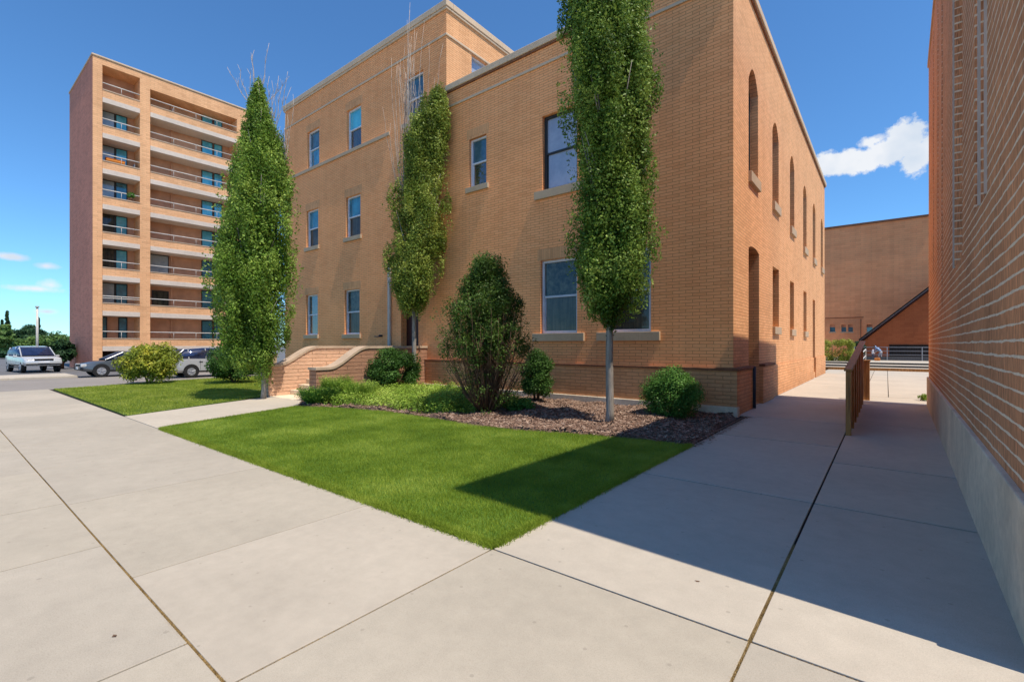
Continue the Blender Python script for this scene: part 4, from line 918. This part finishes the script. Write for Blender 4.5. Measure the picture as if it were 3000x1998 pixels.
# things on the third balcony from the top
x_ = TXX - .5
bc = empty('storage_box', (x_, LY(325), Zk[5] - .5), 0, 'orange box behind the rail of the third balcony from the top', 'box')
ya, yb = bays[0]
MB().box(TXX - .6, TXX - .22, ya + .25, ya + 1.3, Zk[5] - .52, Zk[5] + .36).build('body', mat_simple('orange_box', (.75, .24, .03), .6), bc, bevel=.02)
MB().box(TXX - .62, TXX - .2, ya + .23, ya + 1.32, Zk[5] + .36, Zk[5] + .4).build('lid', mat_simple('orange_lid', (.5, .16, .03), .6), bc)

bp = empty('potted_plant', (TXX - .02, LY(384), Zk[5] - 2.4), 0, 'small green potted plant hanging over a balcony ledge of the tower', 'plant')
yq = LY(384); rng = np.random.default_rng(95); zq = Zk[4] + .06
mb = MB(); mb.tube([(TXX - .05, yq, zq), (TXX - .05, yq, zq + .22)], [.1, .14], 10); mb.build('pot', M['brick_dark'], bp, smooth=True)
mesh_np('leaves', leaf_cloud([(-.02, 0, zq + .42 - bp.location.z)], [.24], 260, .06), 4, M['leaf_bush'], bp)
def balcony_chair(yc, z, label):
    c = empty('balcony_chair', (TXX - .55, yc, z), 0, label, 'chair', 'chairs on the tower balconies'); x0 = TXX - .55
    MB().box(x0 - .22, x0 + .22, yc - .22, yc + .22, z + .4, z + .44).build('seat', M['rail_grey'], c); MB().box(x0 - .22, x0 + .22, yc + .19, yc + .22, z + .44, z + .95).build('backrest', M['rail_grey'], c)
    for sx in (-.2, .2):
        for sy in (-.2, .2): MB().box(x0 + sx - .015, x0 + sx + .015, yc + sy - .015, yc + sy + .015, z, z + .4).build('leg', M['rail_grey'], c)
balcony_chair(LY(388), Zk[5] - .52, 'grey chair beside the orange box on the third balcony from the top')
balcony_chair(LY(500), Zk[7] - .52, 'grey chair on the top right-hand balcony of the tower')

# ================================================================== vehicles
def paint(name, c, metal=.3): 
    t = NT(name); t.set(color=c, rough=.32, metal=metal, coat=.6, spec=.5); return t.m
M['silver'] = paint('silver_paint', (.50, .51, .53)); M['champagne'] = paint('champagne_paint', (.62, .62, .60)); M['gunmetal'] = paint('gunmetal_paint', (.10, .115, .13))
M['tyre'] = mat_simple('tyre', (.02, .02, .021), .9); M['rim'] = mat_simple('rim', (.55, .56, .58), .3, .8); M['carglass'] = mat_glass('car_glass', (.008, .012, .03), (.02, .03, .07), .10, tintg=(.6, .7, 1))
M['lamp'] = mat_glass('headlamp', (.6, .6, .58), (.75, .75, .72), .2); M['taillamp'] = mat_simple('tail_lamp', (.35, .02, .015), .3); M['black'] = mat_simple('black_trim', (.015, .015, .016), .6); M['plate'] = mat_simple('plate', (.75, .75, .75), .5)
def loft(sections, name, mat, parent, closed=True, smooth=True):
    """sections: lists of equally many points; skinned into one surface"""
    mb = RMB(); n = len(sections[0])
    for s_ in sections: mb.v += s_
    for i in range(len(sections) - 1):
        for k in range(n if closed else n - 1): k2 = (k + 1) % n; mb.f.append((i * n + k, i * n + k2, (i + 1) * n + k2, (i + 1) * n + k)); mb.m.append(0)
    mb.f.append(tuple(reversed(range(n)))); mb.f.append(tuple((len(sections) - 1) * n + k for k in range(n))); mb.m += [0, 0]
    o = mb.build(name, mat, parent, smooth=smooth)
    if smooth:
        m_ = o.modifiers.new('smooth', 'EDGE_SPLIT'); m_.split_angle = R(38)
    return o
def ring(x, zb, zt, w, wt=None, rz=.12, taper=.03):
    wt = w - taper if wt is None else wt
    pts = [(-w + rz, zb), (w - rz, zb), (w, zb + rz), (w, zb + (zt - zb) * .55), (wt, zt - rz * .5), (wt - rz, zt), (-wt + rz, zt), (-wt, zt - rz * .5), (-w, zb + (zt - zb) * .55), (-w, zb + rz)]
    return [(x, a, b_) for a, b_ in pts]
def car(name, loc, head, mat, kind, label):
    root = empty(name, (*loc, 0), head, label, 'car')
    L = {'sedan': 4.6, 'van': 4.65, 'suv': 4.7}[kind]; W = .9; h = L / 2
    if kind == 'sedan':
        body = [(-h, .45, .80, .72), (-h + .15, .32, .95, .84), (-h + .9, .28, .98, .9), (-.4, .26, .96, .91), (.9, .26, .94, .91), (1.2, .27, .92, .9), (h - .6, .28, .84, .88), (h - .15, .33, .72, .8), (h, .42, .60, .7)]
        gh = [(-1.75, .95, .98, .74), (-1.05, .95, 1.36, .62), (-.2, .95, 1.42, .63), (.45, .93, 1.38, .62), (1.25, .9, .94, .72)]
    elif kind == 'van':
        body = [(-h, .42, .95, .78), (-h + .1, .3, 1.05, .86), (-h + .8, .26, 1.04, .91), (0, .25, 1.0, .92), (1.0, .26, .98, .91), (h - .5, .28, .86, .88), (h - .1, .33, .7, .8), (h, .42, .6, .72)]
        gh = [(-h + .08, 1.0, 1.08, .76), (-h + .55, 1.0, 1.54, .68), (-.8, 1.0, 1.62, .68), (.2, .98, 1.6, .67), (.7, .97, 1.5, .66), (1.55, .93, 1.0, .74)]
    else:
        body = [(-h, .5, 1.02, .82), (-h + .1, .42, 1.08, .9), (-h + .9, .4, 1.08, .94), (.2, .4, 1.06, .94), (1.1, .4, 1.04, .94), (h - .35, .42, .98, .92), (h - .06, .44, .86, .88), (h, .48, .78, .84)]
        gh = [(-h + .1, 1.04, 1.1, .8), (-h + .5, 1.04, 1.6, .72), (-.4, 1.04, 1.68, .72), (.3, 1.04, 1.64, .71), (1.15, 1.02, 1.07, .8)]
    loft([ring(x, a, b_, w_) for x, a, b_, w_ in body], 'body', M[mat], root)
    loft([ring(x, a, b_, W - .06, wt=w_, rz=.08) for x, a, b_, w_ in gh], 'windows', M['carglass'], root)
    # roof skin and pillars
    def roofline(off): return gh[1:-1]
    loft([[(x, -w_ + .02, z_ - .05), (x, -w_ + .1, z_ + .018), (x, w_ - .1, z_ + .018), (x, w_ - .02, z_ - .05)] for x, _, z_, w_ in gh[1:-1]], 'roof', M[mat], root)
    def zg(x): return float(np.interp(x, [q[0] for q in gh], [q[2] for q in gh]))
    def wg(x): return float(np.interp(x, [q[0] for q in gh], [q[3] for q in gh]))
    mb = RMB()
    px_ = [gh[1][0] + .05, -.35, gh[-2][0] - .05] if kind != 'van' else [gh[1][0] + .2, -.75, .45]
    for s_ in (-1, 1):
        for xp in px_: mb.tube([(xp, s_ * (W - .045), .98), (xp, s_ * (wg(xp) + .02), zg(xp) - .04)], .035, 5)
        mb.tube([(gh[-1][0] + .02, s_ * .8, gh[-1][2]), (gh[-2][0], s_ * (gh[-2][3] + .01), gh[-2][2] - .02)], .035, 5); mb.tube([(gh[0][0], s_ * .8, gh[0][2]), (gh[1][0], s_ * (gh[1][3] + .01), gh[1][2] - .02)], .035, 5)
    mb.build('pillars', M[mat], root)
    rw = .33 if kind != 'suv' else .37
    for xw in (-h + .85, h - .85):
        for s_ in (-1, 1):
            ac = RMB(); ac.tube([(xw, s_ * (W - .14), rw + .03), (xw, s_ * (W + .022), rw + .03)], rw + .045, 20); ac.build('wheel_arch', M['black'], root)
            wl = RMB(); wl.tube([(xw, s_ * (W - .2), rw), (xw, s_ * (W - .02), rw), (xw, s_ * (W + .03), rw)], [rw, rw, rw * .93], 24); o = wl.build('wheel', M['tyre'], root, smooth=False)
            rm = RMB(); rm.tube([(xw, s_ * (W + .0), rw), (xw, s_ * (W + .036), rw)], [rw * .66, rw * .62], 20); rm_o = rm.build('rim', M['rim'], o)
            sp = RMB()
            for j in range(5):
                an = j * 2 * math.pi / 5 + .3; sp.tube([(xw, s_ * (W + .04), rw), (xw + math.cos(an) * rw * .6, s_ * (W + .04), rw + math.sin(an) * rw * .6)], .02, 4)
            sp.tube([(xw, s_ * (W + .034), rw), (xw, s_ * (W + .038), rw)], rw * .56, 16)
            sp.build('hub', M['black'] if False else M['rail_grey'], o)
    zf = .66 if kind != 'suv' else .84
    for s_ in (-1, 1):
        RMB().box(h - .26, h - .02, s_ * .5, s_ * .8, zf - .09, zf + .07).build('headlight', M['lamp'], root, bevel=.03)
        RMB().box(-h - .01, -h + .2, s_ * .6, s_ * .86, .78, .98).build('tail_light', M['taillamp'], root, bevel=.03)
        RMB().box(gh[-1][0] - .45, gh[-1][0] - .3, s_ * (W + .02), s_ * (W + .2), .98, 1.1).build('mirror', M[mat], root, bevel=.03)
        for xd in (-.05, -1.0): RMB().box(xd - .1, xd + .08, s_ * (W - .0), s_ * (W + .025), .84, .87).build('door_handle', M['black'], root)
        for xd in (.95, .0, -1.05): RMB().box(xd - .006, xd + .006, s_ * (W + .0), s_ * (W + .014), .4, .94).build('door_seam', M['black'], root)
        RMB().box(-1.1, 1.1, s_ * (W - .01), s_ * (W + .018), .30, .36).build('side_trim', M['black'], root)
    RMB().box(h - .12, h + .012, -.45, .45, zf - .07, zf + .05).build('grille', M['black'], root)
    RMB().box(h - .1, h + .03, -.82, .82, .38 + (.12 if kind == 'suv' else 0), .46 + (.12 if kind == 'suv' else 0)).build('bumper', M['black'], root, bevel=.02)
    RMB().box(h + .014, h + .034, -.26, .26, zf - .22, zf - .09).build('number_plate', M['plate'], root)
    return root
car('minivan', (-30.45, 10.55), R(90), 'silver', 'van', 'silver minivan seen from its side beside the left tree')
car('sedan', (-34.95, 7.6), R(-90), 'gunmetal', 'sedan', 'dark grey car half hidden by the golden shrub')
x, y = ground(106, 1092); car('pickup_truck', (x - 2.2, y + .1), R(6), 'champagne', 'suv', 'pale silver vehicle facing the camera by the flagpole')

# ================================================================== left distance: pole, hedge, trees
x, y = ground(109, 1068); fp = empty('flagpole', (x, y, 0), 0, 'tall thin white pole rising behind the pale vehicle', 'pole')
zt = EYE + (HY - 901) / FPX * (EYE * FPX / (1068 - HY))
MB().tube([(x, y, -.02), (x, y, zt)], [.1, .08], 10).build('shaft', M['rail'], fp, smooth=True); MB().tube([(x, y, zt), (x, y, zt + .12)], .14, 8).build('cap', M['pipe'], fp)
def btree(name, px, d, wpx, ybot, ytop, leaf, label, seed, n=6000, size=.22, cat='tree', trunk=.16, group='trees in the far left distance'):
    global rng
    rng = np.random.default_rng(seed); x, y = at(px, d); R_ = wpx * d / FPX / 2; z1 = EYE + (HY - ytop) * d / FPX; z0 = max(.4, EYE + (HY - ybot) * d / FPX)
    root = empty(name, (x, y, 0), 0, label, cat, group); cs = []; rr = []
    for i in range(60):
        dd = rng.normal(size=3); dd /= np.linalg.norm(dd); q = .35 + .45 * rng.random(); c = R_ * (.22 + .2 * rng.random())
        cs.append((x + dd[0] * (R_ - c * .5) * q * 1.25, y + dd[1] * (R_ - c * .5) * q * 1.25, (z0 + z1) / 2 + dd[2] * ((z1 - z0) / 2 - c * .3) * q * 1.2)); rr.append((c, c, c * .75))
    V = leaf_cloud(cs, rr, n, size, up=.6, shell=.5) - np.array([x, y, 0]); V = V[V[:, :, 2].min(1) > .05]
    limbs([([(x, y, 0), (x + .1, y, z0 + .3), (x, y, (z0 + z1) / 2)], [trunk, trunk * .8, trunk * .3])] + [([(x, y, z0 + .1), (x + R_ * .5 * math.cos(a), y + R_ * .5 * math.sin(a), (z0 + z1) / 2)], [trunk * .5, .03]) for a in (0, 1.6, 3.2, 4.7)], 'trunk', M['bark_brown'], root)
    mesh_np('crown', V, 4, M[leaf], root); return root
btree('broadleaf_tree', 72, 95, 85, 1060, 952, 'leaf_far_dark', 'dark rounded tree left of the white pole', 71)
btree('broadleaf_tree', 95, 105, 70, 1060, 950, 'leaf_far_dark', 'dark broad tree standing directly behind the white pole', 72)
btree('broadleaf_tree', 150, 80, 110, 1068, 976, 'leaf_far', 'yellow-green broad tree between the white pole and the tower', 73, n=8000)
btree('broadleaf_tree', 50, 70, 70, 1062, 992, 'leaf_far', 'light green low tree in front of the dark rounded tree', 74)
btree('broadleaf_tree', 8, 66, 60, 1060, 945, 'leaf_far', 'pale feathery tree at the left edge of the view', 75)
btree('broadleaf_tree', 195, 100, 60, 1060, 990, 'leaf_far_dark', 'small dark tree touching the tower edge', 76)
btree('dark_bush', 180, 35, 60, 1085, 1000, 'leaf_far_dark', 'dark tall bush at the foot of the tower', 77, cat='bush', group=None, n=5000)
btree('dark_bush', 20, 60, 70, 1080, 1036, 'leaf_far_dark', 'dark low bush at the left edge behind the road', 78, cat='bush', group=None, n=4000)
def conifer(px, d, ybot, ytop, wpx, label, seed):
    global rng
    rng = np.random.default_rng(seed); x, y = at(px, d); z1 = EYE + (HY - ytop) * d / FPX; R_ = wpx * d / FPX / 2; root = empty('conifer', (x, y, 0), 0, label, 'tree', 'spiky conifers in the far left distance'); cs = []; rr = []
    for i in range(70):
        t = i / 70; z = 1.0 + (z1 - 1.2) * t; r = R_ * (1 - t) ** .8 * (.7 + .5 * rng.random()); a = rng.random() * 6.28; cs.append((x + r * .6 * math.cos(a), y + r * .6 * math.sin(a), z)); rr.append((max(.12, r * .5), max(.12, r * .5), .22))
    V = leaf_cloud(cs, rr, 4000, .16, shell=.3) - np.array([x, y, 0]); limbs([([(x, y, 0), (x, y, z1)], [.2, .03])], 'trunk', M['bark_brown'], root); mesh_np('crown', V, 4, M['leaf_far_dark'], root)
conifer(21, 72, 1060, 908, 26, 'tall spiky conifer at the left edge', 81)
conifer(113, 90, 1060, 928, 20, 'thin spiky conifer just right of the white pole', 82)
conifer(6, 84, 1060, 935, 16, 'short spiky conifer cut by the left edge', 83)

# ================================================================== two people by the railing
def person(name, loc, rz, joints, radii, cloth, trouser, hairc, label, s=1.0):
    root = empty(name, loc, rz, label, 'person')
    names = list(joints); me = bpy.data.meshes.new('body'); edges = [('pelvis', 'spine'), ('spine', 'chest'), ('chest', 'neck'), ('neck', 'head'), ('head', 'crown'), ('chest', 'shoL'), ('shoL', 'elbL'), ('elbL', 'wriL'), ('wriL', 'hanL'), ('chest', 'shoR'), ('shoR', 'elbR'), ('elbR', 'wriR'), ('wriR', 'hanR'),
        ('pelvis', 'hipL'), ('hipL', 'kneL'), ('kneL', 'ankL'), ('ankL', 'toeL'), ('pelvis', 'hipR'), ('hipR', 'kneR'), ('kneR', 'ankR'), ('ankR', 'toeR')]
    me.from_pydata([tuple(c * s for c in joints[n_]) for n_ in names], [(names.index(a), names.index(b_)) for a, b_ in edges], [])
    mt = NT('person_cloth'); p = mt.n('ShaderNodeTexCoord').outputs['Object']; z = mt.n('ShaderNodeSeparateXYZ', {0: p}).outputs[2]
    cc = mt.ramp(mt.math('DIVIDE', z, 1.8 * s), [(0, (.03, .03, .03)), (.05, trouser), (.5, trouser), (.52, cloth), (.80, cloth), (.83, (.5, .3, .2))]); mt.set(color=cc)
    o = link('body', me, mt.m, root); sk = o.modifiers.new('skin', 'SKIN'); sub = o.modifiers.new('sub', 'SUBSURF'); sub.levels = 1; sub.render_levels = 1
    for i, n_ in enumerate(names): me.skin_vertices[0].data[i].radius = (radii[n_] * s,) * 2
    me.skin_vertices[0].data[0].use_root = True
    hc = joints['crown']; hb = RMB(); K = 8
    hb.tube([(hc[0] * s, hc[1] * s, (hc[2] - .10) * s), (hc[0] * s, hc[1] * s, (hc[2] - .02) * s), (hc[0] * s, hc[1] * s, (hc[2] + .07) * s)], [.105 * s, .11 * s, .04 * s], 10); hb.build('hair', mat_simple('hair', hairc, .8), root, smooth=True)
    return root
rad = dict(pelvis=.14, spine=.13, chest=.15, neck=.06, head=.09, crown=.085, shoL=.07, elbL=.045, wriL=.032, hanL=.035, shoR=.07, elbR=.045, wriR=.032, hanR=.035, hipL=.095, kneL=.06, ankL=.045, toeL=.04, hipR=.095, kneR=.06, ankR=.045, toeR=.04)
walk = dict(pelvis=(0, 0, .93), spine=(.02, 0, 1.1), chest=(.05, 0, 1.34), neck=(.07, 0, 1.5), head=(.1, 0, 1.6), crown=(.1, 0, 1.7), shoL=(.05, .19, 1.42), elbL=(-.06, .24, 1.16), wriL=(.04, .25, .93), hanL=(.07, .25, .85), shoR=(.05, -.19, 1.42), elbR=(.05, -.24, 1.15), wriR=(.22, -.22, .98), hanR=(.29, -.21, .94),
    hipL=(0, .09, .88), kneL=(.18, .1, .5), ankL=(.2, .1, .09), toeL=(.38, .1, .04), hipR=(0, -.09, .88), kneR=(-.02, -.1, .48), ankR=(-.24, -.1, .12), toeR=(-.1, -.1, .04))
bend = dict(pelvis=(-.1, 0, .86), spine=(.05, 0, 1.02), chest=(.24, 0, 1.2), neck=(.36, 0, 1.32), head=(.44, 0, 1.38), crown=(.5, 0, 1.45), shoL=(.26, .19, 1.24), elbL=(.36, .22, .98), wriL=(.5, .16, .8), hanL=(.56, .14, .74), shoR=(.26, -.19, 1.24), elbR=(.38, -.22, .98), wriR=(.52, -.16, .8), hanR=(.58, -.14, .74),
    hipL=(-.1, .09, .82), kneL=(.06, .1, .46), ankL=(-.04, .1, .09), toeL=(.14, .1, .04), hipR=(-.1, -.09, .82), kneR=(-.04, -.1, .45), ankR=(-.2, -.1, .09), toeR=(-.02, -.1, .04))
xa, ya_ = at(2578, 40.3); person('person', (xa, ya_, .45), R(150), bend, rad, (.25, .38, .6), (.5, .5, .55), (.05, .04, .035), 'person in pale blue top bending forward by the terrace railing', .85)
xa, ya_ = at(2556, 40.0); person('person', (xa, ya_, .45), R(0), walk, rad, (.7, .7, .75), (.04, .05, .09), (.02, .015, .012), 'small person in white top and dark trousers walking by the railing', .62)
xa, ya_ = at(2570, 39.2)
bg_ = empty('orange_bag', (xa, ya_, .45), 0, 'small orange bag on the ground at the bending person\'s feet', 'bag'); om = mat_simple('bag_orange', (.6, .2, .04), .7)
MB().box(xa - .2, xa + .2, ya_ - .09, ya_ + .09, .45, .68).build('body', om, bg_, bevel=.05); MB().tube([(xa - .1, ya_, .68), (xa - .06, ya_, .78), (xa + .06, ya_, .78), (xa + .1, ya_, .68)], .012, 6).build('strap', om, bg_)
# a few dead leaves on the paving
rng = np.random.default_rng(91)
for i, (px, py, nm) in enumerate(((2043, 1703, 'tiny dark leaf on the sunlit path near the shadow edge'), (335, 1863, 'small curled leaf on the front paving slab at lower left'))):
    x, y = ground(px, py); r_ = .013
    mb = MB(); mb.v = [(x - r_ * 1.6, y, .004), (x, y - r_, .002), (x + r_ * 1.6, y + .004, .008), (x, y + r_, .003)]; mb.f = [(0, 1, 2, 3)]; mb.m = [0]
    tag(mb.build('dead_leaf', M['bark_brown']), nm, 'leaf')
